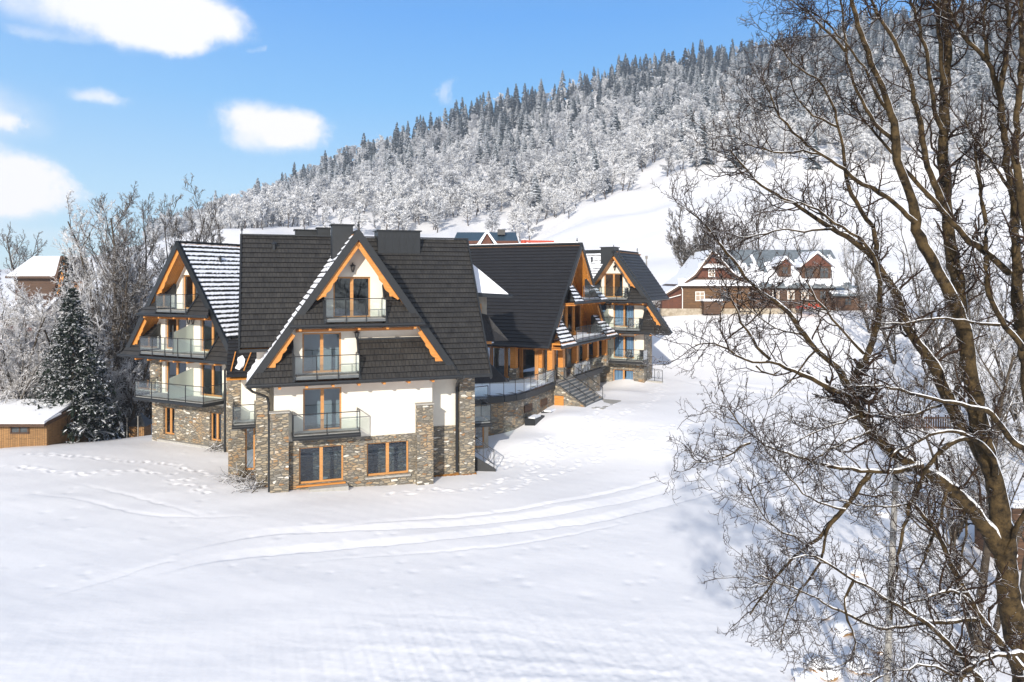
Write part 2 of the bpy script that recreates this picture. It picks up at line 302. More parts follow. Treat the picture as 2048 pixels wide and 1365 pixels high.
def wall(mb,fr,s,poly,holes=(),reveal=.2):
    xs=sorted({min(p[0] for p in poly),max(p[0] for p in poly)}|{h[0] for h in holes}|{h[1] for h in holes}); zs=sorted({min(p[1] for p in poly),max(p[1] for p in poly)}|{h[2] for h in holes}|{h[3] for h in holes})
    for i in range(len(xs)-1):
        for j in range(len(zs)-1):
            cx,cz=(xs[i]+xs[i+1])/2,(zs[j]+zs[j+1])/2
            if any(h[0]<cx<h[1] and h[2]<cz<h[3] for h in holes): continue
            q=poly
            for (a,b,c) in ((-1,0,-xs[i]),(1,0,xs[i+1]),(0,-1,-zs[j]),(0,1,zs[j+1])):
                q=clip(q,a,b,c)
                if len(q)<3: break
            if len(q)>=3: mb.face([fr.p(x,s,z) for x,z in q])
    for (x0,x1,z0,z1) in holes:
        r=s+reveal
        mb.face([fr.p(x0,s,z0),fr.p(x1,s,z0),fr.p(x1,r,z0),fr.p(x0,r,z0)]); mb.face([fr.p(x0,s,z1),fr.p(x1,s,z1),fr.p(x1,r,z1),fr.p(x0,r,z1)])
        mb.face([fr.p(x0,s,z0),fr.p(x0,s,z1),fr.p(x0,r,z1),fr.p(x0,r,z0)]); mb.face([fr.p(x1,s,z0),fr.p(x1,s,z1),fr.p(x1,r,z1),fr.p(x1,r,z0)])
def tiles(mb,P0,U,V,poly,row=.38,lift=.055,th=.10):
    P0=Vector(P0);U=Vector(U).normalized();V=Vector(V).normalized();N=U.cross(V)
    if N.z<0: N=-N
    b0=min(p[1] for p in poly); bm=max(p[1] for p in poly); b=b0
    while b<bm-1e-3:
        q=clip(clip(poly,0,-1,-b),0,1,b+row)
        if len(q)>=3:
            mb.face([P0+U*x+V*y+N*(lift*(1-(y-b)/row)) for x,y in q],[(x,y-b0) for x,y in q])
            xs=[x for x,y in q if abs(y-b)<1e-6]
            if len(xs)>=2:
                x0,x1=min(xs),max(xs); mb.face([P0+U*x0+V*b+N*lift,P0+U*x1+V*b+N*lift,P0+U*x1+V*b-N*.02,P0+U*x0+V*b-N*.02],[(0,0)]*4)
        b+=row
def snow_rows(mb,P0,U,V,poly,rng,row=.38,h=.06,cov=(.08,.80),keep=lambda a,b:True,step=.14):
    P0=Vector(P0);U=Vector(U).normalized();V=Vector(V).normalized();N=U.cross(V)
    if N.z<0: N=-N
    b0=min(p[1] for p in poly); bm=max(p[1] for p in poly); b=b0
    while b<bm-.1:
        bmid=b+row*.5
        q=clip(clip(poly,0,-1,-(bmid-.01)),0,1,bmid+.01)
        if len(q)>=3:
            x0,x1=min(p[0] for p in q)+.04,max(p[0] for p in q)-.04; n=max(2,int((x1-x0)/step)); prev=None
            jl=rng.uniform(-.03,.03)
            for i in range(n+1):
                x=x0+(x1-x0)*i/n; lo=b+row*(cov[0]+rng.uniform(-.06,.10))+jl; hi=b+row*(cov[1]+rng.uniform(-.06,.05)); hh=h*rng.uniform(.7,1.2)
                cur=(x,lo,hi,hh) if keep(x,bmid) else None
                if prev and cur:
                    a=lambda c,y,k: P0+U*c[0]+V*y+N*k
                    mb.face([a(prev,prev[1]+.03,prev[3]+.03),a(cur,cur[1]+.03,cur[3]+.03),a(cur,cur[2],.035),a(prev,prev[2],.035)])
                    mb.face([a(prev,prev[1],.0),a(cur,cur[1],.0),a(cur,cur[1]+.03,cur[3]+.03),a(prev,prev[1]+.03,prev[3]+.03)])
                prev=cur
        b+=row
# ------------------------------------------------------------------ building parts
W0=Fr(0,0,0)
def window(root_,fr,s,t0,t1,z0,z1,leaves=2,curtain=False,split=.5,frame='window_wood',fw=.09,d=.08):
    mb=MB(); mb.box(fr,t0,t0+fw,s,s+d,z0,z1); mb.box(fr,t1-fw,t1,s,s+d,z0,z1); mb.box(fr,t0+fw,t1-fw,s,s+d,z0,z0+fw*1.2); mb.box(fr,t0+fw,t1-fw,s,s+d,z1-fw,z1)
    if leaves==2:
        tm=t0+(t1-t0)*split; mb.box(fr,tm-fw*1.0,tm+fw*1.0,s-.012,s+d-.012,z0+fw*1.2,z1-fw)
    wn=mb.build('window',frame,root_)
    g=MB(); g.face([fr.p(t0+fw,s+d*.6,z0+fw),fr.p(t1-fw,s+d*.6,z0+fw),fr.p(t1-fw,s+d*.6,z1-fw),fr.p(t0+fw,s+d*.6,z1-fw)]); g.build('pane','window_glass',wn)
    if curtain:
        c=MB(); n=26
        for i in range(n):
            a=t0+(t1-t0)*i/n; b=t0+(t1-t0)*(i+1)/n; sa=s+.25+.05*math.sin(i*1.9)+.02*math.sin(i*5.1); sb=s+.25+.05*math.sin((i+1)*1.9)+.02*math.sin((i+1)*5.1)
            if abs(i-n/2)<1.2: continue
            c.face([fr.p(a,sa,z0),fr.p(b,sb,z0),fr.p(b,sb,z1),fr.p(a,sa,z1)])
        c.build('curtain','curtain_mat',wn)
    return wn
def railing(root_,fr,path,z,h=1.1,sp=1.25,name='railing',glass='rail_glass',zs=None,post=.045):
    mb=MB(); g=MB()
    for k in range(len(path)-1):
        (t0,s0),(t1,s1)=path[k],path[k+1]; L=math.hypot(t1-t0,s1-s0); n=max(1,round(L/sp))
        za=zs[k] if zs else z; zb=zs[k+1] if zs else z
        mb.bar(fr.p(t0,s0,za+h),fr.p(t1,s1,zb+h),.055,.045)
        if L>.3: mb.bar(fr.p(t0,s0,za+.12),fr.p(t1,s1,zb+.12),.03,.03)
        for i in range(n+1):
            if i==n and k<len(path)-2: continue
            u=i/n; mb.bar(fr.p(t0+(t1-t0)*u,s0+(s1-s0)*u,za+(zb-za)*u-.22),fr.p(t0+(t1-t0)*u,s0+(s1-s0)*u,za+(zb-za)*u+h),post,post,(fr.c,fr.s,0))
        for i in range(n):
            u=(i+.05/L)/n if L>.4 else i/n; v=(i+1)/n-.05/L
            if v<=u: continue
            P=lambda q,zz: fr.p(t0+(t1-t0)*q,s0+(s1-s0)*q,za+(zb-za)*q+zz)
            g.face([P(u,.16),P(v,.16),P(v,h-.08),P(u,h-.08)])
    r=mb.build(name,'black_metal',root_); g.build('glass_panel',glass,r); return r
def lantern(root_,fr,t,s,z,k=1.0):
    mb=MB(); P=lambda a,b,c: fr.p(t+a*k,s+b*k,z+c*k)
    mb.bar(P(0,0,.05),P(0,0,.30),.05,.03); mb.bar(P(0,0,.24),P(0,-.22,.30),.03,.03); mb.bar(P(0,-.22,.30),P(0,-.22,.2),.03,.03)
    for i in range(6):
        a=i*PI/3; mb.face([P(0,-.22,.24),P(.2*math.cos(a),-.22+.2*math.sin(a),.13),P(.2*math.cos(a+PI/3),-.22+.2*math.sin(a+PI/3),.13)])
        mb.bar(P(.14*math.cos(a),-.22+.14*math.sin(a),.13),P(.05*math.cos(a),-.22+.05*math.sin(a),-.2),.022,.022)
        mb.bar(P(.14*math.cos(a),-.22+.14*math.sin(a),.12),P(.14*math.cos(a+PI/3),-.22+.14*math.sin(a+PI/3),.12),.02,.02)
    mb.box(fr,t-.06*k,t+.06*k,s-.28*k,s-.16*k,z-.24*k,z-.2*k)
    return mb.build('wall_lantern','black_metal',root_)
def downpipe(root_,pts,r=.07):
    mb=MB()
    for a,b in zip(pts[:-1],pts[1:]): mb.cyl(a,b,r,8)
    return mb.build('downpipe','trim',root_)
def bargeboard(root_,fr,apz,k,sgn,za,zb,s=.10,off=.30,w0=.24,scal=True,mat='wood_orange'):
    # board under the verge from height za down to zb, carved lower end
    dx,dz=k,-1.0; L=math.hypot(dx,dz); dx/=L; dz/=L; nx,nz=-dz*-1,0
    nx,nz=(-1/L*1.0),(-k/L)   # pointing inwards and down, from the right slope
    l0=(apz-za)*L; l1=(apz-zb)*L; n=46; mb=MB(); pts=[]
    for i in range(n+1):
        l=l0+(l1-l0)*i/n; rem=l1-l; w_=w0
        if scal and rem<1.6:
            w_=w0+.17*abs(math.sin(rem/1.6*PI*2.6))**.7*(1-rem/2.4) if rem>.35 else w0*.4+.4*rem
        pts.append((l,w_))
    def P(l,o,ss): return fr.p(sgn*(dx*l+nx*o),ss,apz+dz*l+nz*o)
    for (l,a),(m_,b) in zip(pts[:-1],pts[1:]):
        mb.face([P(l,off,s),P(m_,off,s),P(m_,off+b,s),P(l,off+a,s)]); mb.face([P(l,off+a,s),P(m_,off+b,s),P(m_,off+b,s+.06),P(l,off+a,s+.06)])
    return mb.build('bargeboard',mat,root_)
def slope(root_,fr,apz,k,sgn,s0,s1,ze,mat='tile',snow=None,soffit=True,extra=None,fascia=True,rng=None,th=.26,eave_gutter=False):
    # one slope of a gable roof whose ridge runs in depth; ze = eave height
    U=Vector(fr.p(0,1,0))-Vector(fr.p(0,0,0)); b=(apz-ze); P0=Vector(fr.p(sgn*k*b,0,ze)); R=Vector(fr.p(0,0,apz)); V=(R-P0); l=V.length
    poly=extra(l) if extra else [(s0,0),(s1,0),(s1,l),(s0,l)]
    mb=MB(); tiles(mb,P0,U,V,poly)
    Vn=V.normalized(); N=U.cross(Vn); N=-N if N.z<0 else N
    r=mb.build('roof',mat,root_)
    if soffit:
        m=MB(); a=.02; q=[P0+U*x+Vn*y-N*th for x,y in poly]; m.face(q,[(y,x) for x,y in poly])
        m.build('soffit','soffit_wood',r)
    e=MB()
    if fascia:
        A=P0+U*s0-N*(th/2-.02); B=R+U*s0-N*(th/2-.02); e.bar(A-Vn*.12,B+Vn*.02,.07,th+.10,N)
        e.bar(A-Vn*.1+N*(th/2+.05)+U*.06,B+N*(th/2+.05)+U*.06,.18,.05,N)
    e.bar(P0+U*s0-N*(th/2),P0+U*s1-N*(th/2),.05,th,N) if not extra else None
    if eave_gutter: e.cyl(P0+U*s0-Vn*.07,P0+U*s1-Vn*.07,.085,8)
    if e.v: e.build('fascia','trim',r)
    if snow:
        sm=MB(); snow_rows(sm,P0,U,V,poly,rng or random.Random(1),**snow); sm.build('roof_snow','snow_roof',r)
    return r
def skirt(root_,fr,zg,s_out,s_in,polys,zt,cuts=(),mat='tile',snow=None,rng=None,gut=None):
    # steep tiled apron between two storeys: polys in (t,z) on its sloping plane
    P0=Vector(fr.p(0,s_out,zg)); P1=Vector(fr.p(0,s_in,zt)); V=P1-P0; l=V.length; kz=l/(zt-zg); U=Vector(fr.p(1,0,0))-Vector(fr.p(0,0,0))
    mb=MB(); sm=MB(); e=MB()
    for poly in polys:
        mb=MB(); sm=MB(); q=[(t,(z-zg)*kz) for t,z in poly]; tiles(mb,P0,U,V,q); r=mb.build('skirt_roof',mat,root_)
        if snow: snow_rows(sm,P0,U,V,q,rng,**snow)
        if sm.v: sm.build('skirt_snow','snow_roof',r)
        top=[x for x,z in poly if abs(z-zt)<1e-4]
        if len(top)>=2: e.bar(P1+U*min(top),P1+U*max(top),.16,.09)
    for t in cuts:
        e.bar(P0+U*t+Vector((0,0,.02)),P1+U*t+Vector((0,0,.06)),.10,.16)
        e.face([fr.p(t,s_out+.02,zg),fr.p(t,s_in+.1,zg),fr.p(t,s_in+.1,zt),fr.p(t,s_in,zt)])
    g0,g1=gut
    e.cyl(fr.p(g0,s_out-.05,zg-.03),fr.p(g1,s_out-.05,zg-.03),.09,8)
    e.box(fr,g0+.05,g1-.05,s_out,s_out+.04,zg-.16,zg+.02)
    e.build('gutter','trim',root_)
    return r
def eaves_wood(root_,fr,zg,s_out,sw,t0,t1,step=1.4,beam=True,bz=.0):
    mb=MB(); mb.box(fr,t0,t1,s_out+.05,sw-.003,zg-.12,zg-.08)
    n=max(1,int((t1-t0)/step)); 
    for i in range(n+1):
        t=t0+.25+(t1-t0-.5)*i/n; mb.box(fr,t-.07,t+.07,s_out+.12,sw-.003,zg-.30,zg-.121)
    if beam: mb.box(fr,t0+.1,t1-.1,sw-.16,sw-.004,zg-.44,zg-.301)
    return mb.build('eaves_beam','wood_orange',root_)

def front_unit(rt,fr,za=2.7,k=.70,sw=1.1,hw=4.4,zbase=-13,stone_z=-8.9,cut2=(-1.85,1.5),cut1=((-3.45,.05),),wins=(),holes_stone=(),so=-.4,zg1=-5.5,zg2=-2.45,hwr=None,boards=(-1,1),lampz=(),curt=(),apt=0.0,snow_skirt=None,rng=None,wallmat='plaster',f1=-5.2,f2=-2.15):
    hz=lambda z:(za-z)*k; hr=hwr or hw
    # walls with real openings
    up=[w_[:4] for w_ in wins if w_[2]>stone_z]; lo=[w_[:4] for w_ in wins if w_[2]<=stone_z]
    o=za-.42
    m=MB(); wall(m,fr,sw,[(-hw,stone_z),(hr,stone_z),(hr,o-hr/k),(0,o),(-hw,o-hw/k)],up); m.build('wall',wallmat,rt)
    m=MB(); wall(m,fr,sw-.05,[(-hw-.03,zbase),(hr+.03,zbase),(hr+.03,stone_z),(-hw-.03,stone_z)],lo,.28)
    m.face([fr.p(-hw-.03,sw-.05,stone_z),fr.p(hr+.03,sw-.05,stone_z),fr.p(hr+.03,sw+.01,stone_z),fr.p(-hw-.03,sw+.01,stone_z)]); m.build('stone_wall','stone',rt)
    q=MB()
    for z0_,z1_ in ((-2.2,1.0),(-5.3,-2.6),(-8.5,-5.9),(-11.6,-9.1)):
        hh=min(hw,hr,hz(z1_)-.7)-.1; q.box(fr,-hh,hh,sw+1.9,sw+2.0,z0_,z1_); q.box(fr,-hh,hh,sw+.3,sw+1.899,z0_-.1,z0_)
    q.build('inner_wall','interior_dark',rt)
    for i,w_ in enumerate(wins):
        window(rt,fr,sw+.14,*w_[:4],curtain=(len(w_)>4 and w_[4]))
    # aprons
    T1=zg1+2.15; T2=zg2+2.08; s_in=sw-.12; polys=[]; x=-hz(zg1)+.02
    for (a,b) in cut1:
        if a>-hz(T1)+.1: polys.append([(x,zg1),(a,zg1),(a,T1),(max(-hz(T1)+.05,min(x,a)) if x<-hz(T1) else x,T1)])
        else: polys.append([(x,zg1),(a,zg1),(a,zg1+(hz(zg1)+a)/k-.05)])
        x=b
    b=cut1[-1][1]
    if b<hz(T1)-.1: polys.append([(b,zg1),(hz(zg1)-.02,zg1),(hz(T1)-.05,T1),(b,T1)])
    else: polys.append([(b,zg1),(hz(zg1)-.02,zg1),(b,zg1+(hz(zg1)-b)/k-.05)])
    skirt(rt,fr,zg1,so,s_in,polys,T1,[c for ab in cut1 for c in ab],gut=(-hz(zg1)-.05,hz(zg1)+.05),snow=snow_skirt,rng=rng)
    a,b=cut2
    polys=[[(-hz(zg2)+.02,zg2),(a,zg2),(a,T2),(min(a-.02,-hz(T2)+.05),T2)],[(b,zg2),(hz(zg2)-.02,zg2),(max(b+.02,hz(T2)-.05),T2),(b,T2)]]
    skirt(rt,fr,zg2,so,s_in,polys,T2,(a,b),gut=(-hz(zg2)-.02,hz(zg2)+.02),snow=snow_skirt,rng=rng)
    eaves_wood(rt,fr,zg2,so,sw,-hz(zg2)+.25,hz(zg2)-.25)
    eaves_wood(rt,fr,zg1,so,sw,-min(hw,hz(zg1)),min(hw,hz(zg1)),beam=False)
    # balconies inside the aprons
    for (cs,zf) in ((((a,b),),f2),(cut1,f1)):
        for (p,q) in cs:
            mb=MB(); mb.box(fr,p+.02,q-.02,so+.05,sw-.06,zf-.14,zf)
            bl=mb.build('balcony','slab',rt)
            fl=MB(); fl.box(fr,p+.06,q-.06,so+.1,sw-.06,zf+.004,zf+.03); fl.build('floor_boards','slab_floor',bl)
            railing(rt,fr,[(p+.06,sw-.15),(p+.06,so-.0),(q-.06,so-.0),(q-.06,sw-.15)],zf,1.12)
    # verge boards
    for sg in boards:
        bargeboard(rt,fr,za,k,sg,za-.45,zg2+1.55); bargeboard(rt,fr,za,k,sg,zg2-.25,zg2-2.2)
    for (t,z) in lampz: lantern(rt,fr,t,sw,z)

# ------------------------------------------------------------------ the hotel
rngB=random.Random(7)
hotel=root('hotel_building',(-2,52,-12),'large gabled mountain hotel with dark tiled roofs, white walls and stone base in snow','building')
A=Fr(-8.46,39.7,19.5); B=Fr(-23.6,50.7,-26.6); Cw=Fr(10.2,72.4,-26.6,.3); G=Fr(6.4,65.6,63.4)
H=hotel
ZB=-13.2
# --- wing A (front)
front_unit(H,A,wins=[(-1.25,.81,-2.15,.17),(-2.92,-.82,-5.18,-2.95),(-2.88,-.80,-8.42,-6.02),(-3.10,-.70,-11.30,-9.27),(.6,3.0,-11.2,-9.3)],lampz=[(-.2,.66),(.02,-3.1)],zbase=ZB,hw=4.4)
mm=8.2/6.6; sr=6.6
sn=dict(h=.07,cov=(.03,.88),step=.16)
slope(H,A,2.7,.70,-1,0,6.5,-5.5,snow=sn,rng=rngB); slope(H,A,2.7,.70,1,0,6.5,-5.5,rng=rngB)
# main roof of the front block: slope facing the field
def plane_roof(rt,fr,polys,z0,m_,s00=0.0,mat='tile',snow=None,name='roof',soff=True,keep=None):
    U=Vector(fr.p(1,0,0))-Vector(fr.p(0,0,0)); V=(Vector(fr.p(0,1,m_))-Vector(fr.p(0,0,0))); kz=V.length; P0=Vector(fr.p(0,s00,z0)); mb=MB(); so=MB(); sm=MB(); Vn=V.normalized(); N=U.cross(Vn); N=-N if N.z<0 else N
    for poly in polys:
        q=[(t,(s-s00)*kz) for t,s in poly]; tiles(mb,P0,U,V,q)
        if soff: so.face([P0+U*x+Vn*y-N*.24 for x,y in q])
        if snow: snow_rows(sm,P0,U,V,q,rngB,**snow)
    r=mb.build(name,mat,rt)
    if so.v: so.build('soffit','soffit_wood',r)
    if sm.v: sm.build('roof_snow','snow_roof',r)
    return r
r1=plane_roof(H,A,[[(-6.2,1.44),(-4.47,1.44),(0,6.6),(-6.2,6.6)],[(5.72,-.05),(7.65,-.05),(8.1,6.6),(0,6.6)]],-5.5,mm,0)
e=MB(); zz=lambda s:-5.5+mm*s
def vbar(t0,s0,t1,s1,w_=.10,h_=.34): e.bar(A.p(t0,s0,zz(s0)-.08),A.p(t1,s1,zz(s1)-.08),w_,h_,(0,0,1))
vbar(7.65,-.1,8.1,6.6); vbar(-6.2,1.4,-6.2,6.6); e.bar(A.p(-6.2,1.40,zz(1.4)-.1),A.p(-4.5,1.40,zz(1.4)-.1),.16,.16); e.bar(A.p(5.75,-.1,-5.58),A.p(7.68,-.1,-5.58),.14,.18)
e.bar(A.p(-6.25,6.6,2.76),A.p(8.15,6.6,2.76),.26,.08); e.bar(A.p(0,0,2.72),A.p(0,6.6,2.74),.2,.07)
e.build('roof_trim','trim',H)
# rear slope and the rest of the body
def rear(fr,t0,t1,s0,s1,zr,ze,mat='tile_dark'):
    mb=MB(); mb.face([fr.p(t0,s0,zr),fr.p(t1,s0,zr),fr.p(t1,s1,ze),fr.p(t0,s1,ze)]); mb.face([fr.p(t0,s0,zr-.3),fr.p(t1,s0,zr-.3),fr.p(t1,s1,ze-.3),fr.p(t0,s1,ze-.3)]); return mb.build('roof',mat,H)
rear(A,-6.2,8.1,6.6,13.2,2.7,-5.5)
# set-back walls of wing A
m=MB(); wall(m,A,2.5,[(-5.3,-8.9),(7.2,-8.9),(7.2,-2.8),(-5.3,-2.8)]); m.build('wall','plaster',H)
m=MB(); wall(m,A,2.44,[(-5.3,ZB),(7.2,ZB),(7.2,-8.9),(-5.3,-8.9)]); m.face([A.p(4.4,2.44,-8.9),A.p(7.2,2.44,-8.9),A.p(7.2,2.5,-8.9),A.p(4.4,2.5,-8.9)]); m.build('stone_wall','stone',H)
for sg,t in ((-1,-5.3),(1,7.25)):
    m=MB(); m.face([A.p(t,2.5,-8.9),A.p(t,12,-8.9),A.p(t,12,-3),A.p(t,6.6,2.2),A.p(t,2.5,-2.8)]); m.build('wall','plaster',H)
    m=MB(); m.face([A.p(t+sg*.04,2.5,ZB),A.p(t+sg*.04,12,ZB),A.p(t+sg*.04,12,-8.9),A.p(t+sg*.04,2.5,-8.9)]); m.build('stone_wall','stone',H)
for t in (-4.4,4.4):
    m=MB(); m.face([A.p(t,1.1,-8.9),A.p(t,2.5,-8.9),A.p(t,2.5,-4),A.p(t,1.1,-4)]); m.build('wall','plaster',H)
    m=MB(); m.face([A.p(t*1.008,1.05,ZB),A.p(t*1.008,2.5,ZB),A.p(t*1.008,2.5,-8.9),A.p(t*1.008,1.05,-8.9)]); m.build('stone_wall','stone',H)
m=MB(); m.box(A,-5.34,-4.62,2.1,2.9,ZB,-5.9); m.build('stone_pillar','stone',H)
m=MB(); m.box(A,6.35,7.3,2.1,2.9,ZB,-5.75); m.build('stone_pillar','stone',H)
for (a,b) in ((-4.62,-3.66),(3.40,4.36)):
    m=MB(); m.box(A,a,b,.62,1.0499,ZB,-7.22); p=m.build('stone_pillar','stone',H)
    c=MB(); c.box(A,a-.05,b+.05,.56,1.09,-7.22,-7.15); c.build('cap','concrete',p)
# ground-floor balcony of wing A
def slab_balcony(fr,t0,t1,s_out,sw,zf,th=.24,returns=(True,True),sp=1.8,screen=None):
    mb=MB(); mb.box(fr,t0,t1,s_out,sw-.06,zf-th,zf); mb.cyl(fr.p(t0,s_out-.04,zf-.12),fr.p(t1,s_out-.04,zf-.12),.08,8); b=mb.build('balcony','trim',H)
    f=MB(); f.box(fr,t0+.06,t1-.06,s_out+.06,sw-.07,zf+.004,zf+.03); f.build('floor_boards','slab_floor',b)
    path=([(t0+.05,sw-.1)] if returns[0] else [])+[(t0+.05,s_out+.03),(t1-.05,s_out+.03)]+([(t1-.05,sw-.1)] if returns[1] else [])
    railing(H,fr,path,zf,1.15,sp=sp)
    return b
slab_balcony(A,-3.5,.1,-.15,1.1,-8.38)
# step and door threshold at the open ground-floor door
m=MB(); m.box(A,-2.6,-.5,.35,1.04,-11.75,-11.42); m.build('doorstep','concrete',H)
m=MB(); m.box(A,.5,3.1,.9,1.16,-11.32,-11.22); m.build('window_sill','concrete',H)
m=MB(); m.box(A,-3.25,-.6,.86,1.04,-11.40,-11.32); m.build('window_sill','wood_orange',H)
m=MB(); rg=random.Random(9); n_=26; ys=[.05+.35*rg.random() for _ in range(n_+1)]
for i in range(n_):
    a_=4.5+2.9*i/n_; b_=4.5+2.9*(i+1)/n_; m.face([A.p(a_,2.3,-11.80),A.p(b_,2.3,-11.80),A.p(b_,2.0-ys[i+1],-11.98),A.p(a_,2.0-ys[i],-11.98)])
m.build('base_soil','dry_leaves',H)
# downpipes
downpipe(H,[A.p(-5.75,-.4,-5.6),A.p(-5.5,.1,-5.9),A.p(-4.75,1.9,-6.5),A.p(-4.66,2.02,-6.9),A.p(-4.66,2.02,-7.4),A.p(-4.66,.9,-7.6),A.p(-4.66,.9,ZB)])
downpipe(H,[A.p(5.9,-.4,-5.6),A.p(6.1,1.6,-6.1),A.p(6.22,2.3,-6.5),A.p(6.22,2.3,-11.7)],.09)
# chimneys / roof boxes of wing A
def chimney(fr,t0,t1,s0,s1,z0,z1,louvre=0,mat='trim'):
    mb=MB(); mb.box(fr,t0,t1,s0,s1,z0,z1); c=mb.build('chimney',mat,H)
    k=MB(); k.box(fr,t0-.1,t1+.1,s0-.1,s1+.1,z1,z1+.07); k.build('cap','black_metal',c)
    if louvre:
        l=MB(); n=louvre
        for i in range(n):
            a=t0+.25+(t1-t0-.5)*i/n; l.box(fr,a,a+(t1-t0-.5)/n*.72,s0-.012,s0+.02,z1-.42,z1-.14)
        l.build('vents','black_metal',c)
        q=MB()
        for i in range(1,6):
            a=t0+(t1-t0)*i/6; q.box(fr,a-.015,a+.015,s0-.02,s0-.001,z0,z1-.45)
        q.build('seams','black_metal',c)
    return c
chimney(A,1.98,4.7,5.75,7.3,.8,3.12,louvre=9)
chimney(A,-1.25,-.1,1.6,2.6,1.2,3.1)
chimney(A,-2.9,-1.0,9,10,0,3.25); chimney(A,-1.6,-.8,7.5,8.3,2,3.3)
def finial(fr,t,s,z): 
    mb=MB(); mb.cyl(fr.p(t,s,z-.1),fr.p(t,s,z+.42),.035,6); mb.cyl(fr.p(t,s,z+.15),fr.p(t,s,z+.27),.09,8,.05); mb.cyl(fr.p(t,s,z+.27),fr.p(t,s,z+.32),.05,8,.02); mb.build('finial','black_metal',H)
finial(A,0,.15,2.8); finial(A,-6.15,6.6,2.85)
def vent(fr,t,s,z):
    mb=MB(); mb.cyl(fr.p(t,s,z-.3),fr.p(t,s,z+.28),.09,8); mb.cyl(fr.p(t,s,z+.28),fr.p(t,s,z+.42),.2,10,.05); mb.build('roof_vent','black_metal',H)
vent(A,-4.3,5.9,1.9)
# --- wing B (left, turned towards the trees)
wB=[(-1.1,.9,-2.1,.35),(-2.95,-.7,-5.1,-2.82),(.75,2.95,-5.1,-2.82),(-2.95,-.7,-8.28,-6.0),(.75,2.95,-8.28,-6.0),(-3.1,-1.9,-11.4,-9.4),(1.75,2.9,-11.4,-9.4)]
front_unit(H,B,wins=wB,sw=1.35,cut1=((-3.45,3.3),),cut2=(-1.75,1.45),lampz=[(.1,.95),(-.2,-2.95),(.25,-2.95)],zbase=ZB,hw=4.3,boards=(-1,),snow_skirt=dict(h=.05,cov=(.1,.55),keep=None) if 0 else None)
slope(H,B,2.7,.70,-1,0,13,-5.5); slope(H,B,2.7,.70,1,0,9,-3.9,snow=dict(h=.06,cov=(.02,.72),step=.12,keep=lambda a,b: not (a>5.2 and b>9.6-(a-5.2)*.9) and b<7.9),rng=rngB)
slope(H,B,2.7,.70,1,0,.5,-5.5)
m=MB(); m.bar(B.p(0,0,2.72),B.p(0,13,2.72),.2,.07); m.build('roof_trim','trim',H)
for t in (-4.3,4.3):
    m=MB(); m.face([B.p(t,1.35,-8.9),B.p(t,12,-8.9),B.p(t,12,-4),B.p(t,1.35,-4)]); m.build('wall','plaster',H)
    m=MB(); m.face([B.p(t*1.008,1.3,ZB),B.p(t*1.008,12,ZB),B.p(t*1.008,12,-8.9),B.p(t*1.008,1.3,-8.9)]); m.build('stone_wall','stone',H)
m=MB(); m.box(B,-4.38,-3.3,1.15,1.299,-8.9,-5.75); m.build('stone_pillar','stone',H)
m=MB(); m.box(B,3.75,4.38,1.0,1.6,ZB,-5.75); m.build('stone_pillar','stone',H)
slab_balcony(B,-3.5,3.55,-.75,1.35,-8.38,sp=1.9)
for z,so_ in ((-5.2,-.35),(-8.38,-.7)):
    m=MB(); P=lambda s,zz_: B.p(.05,s,zz_); m.hexa([B.p(.03,so_,z+.05),B.p(.06,so_,z+.05),B.p(.06,1.33,z+.05),B.p(.03,1.33,z+.05),B.p(.03,so_,z+1.5),B.p(.06,so_,z+1.5),B.p(.06,1.33,z+2.05),B.p(.03,1.33,z+2.05)])
    p=m.build('privacy_screen','frosted_glass',H)
    q=MB(); q.bar(B.p(.045,so_,z-.05),B.p(.045,so_,z+2.0),.05,.05,(1,0,0)); q.build('screen_post','black_metal',p)
chimney(B,-.1,1.3,6.2,9.0,.4,3.1); vent(B,1.0,2.9,1.35); finial(B,0,.1,2.8)
downpipe(H,[B.p(5.3,-.4,-5.6),B.p(4.3,.6,-6.0),B.p(3.66,.95,-6.3),B.p(3.66,.95,ZB)],.08)
m=MB(); m.box(B,-3.4,3.6,1.0,1.299,-12.3,-11.75); m.build('plinth','concrete',H)
# --- link between B and A
m=MB(); wall(m,A,6.0,[(-6.2,-8.7),(-5.34,-8.7),(-5.34,-5.2),(-6.2,-5.2)]); m.build('wall','plaster',H)
m=MB(); wall(m,A,5.96,[(-6.9,ZB),(-5.34,ZB),(-5.34,-8.7),(-6.9,-8.7)],[(-5.95,-5.4,-11.5,-8.9)]); m.build('stone_wall','stone',H)
m=MB(); wall(m,A,5.96,[(-6.9,-8.7),(-6.2,-8.7),(-6.2,-5.2),(-6.9,-5.2)]); m.build('stone_wall','stone',H)
window(H,A,6.1,-5.95,-5.4,-11.5,-8.9,leaves=1)
slab_balcony(A,-6.65,-5.36,4.5,6.0,-8.45,sp=1.7)
plane_roof(H,A,[[(-6.95,4.2),(-5.3,4.2),(-5.3,7.6),(-6.95,7.6)]],-5.6,.55,4.2,mat='tile_dark')
m=MB(); m.bar(A.p(-6.0,4.5,-5.28),A.p(-5.6,6.2,-4.35),.05,.06); m.bar(A.p(-6.7,4.5,-5.28),A.p(-6.5,6.2,-4.35),.05,.06); k_=m.build('skylight_frame','wood_orange',H)
m=MB(); rg=random.Random(4); c0=[(-6.45,4.9),(-6.2,4.75),(-6.0,5.0),(-5.95,5.5),(-6.1,5.9),(-6.35,5.7),(-6.3,5.3)]; zz2=lambda s_:-5.6+.55*(s_-4.2)
m.face([A.p(t,s_,zz2(s_)+.14) for t,s_ in c0])
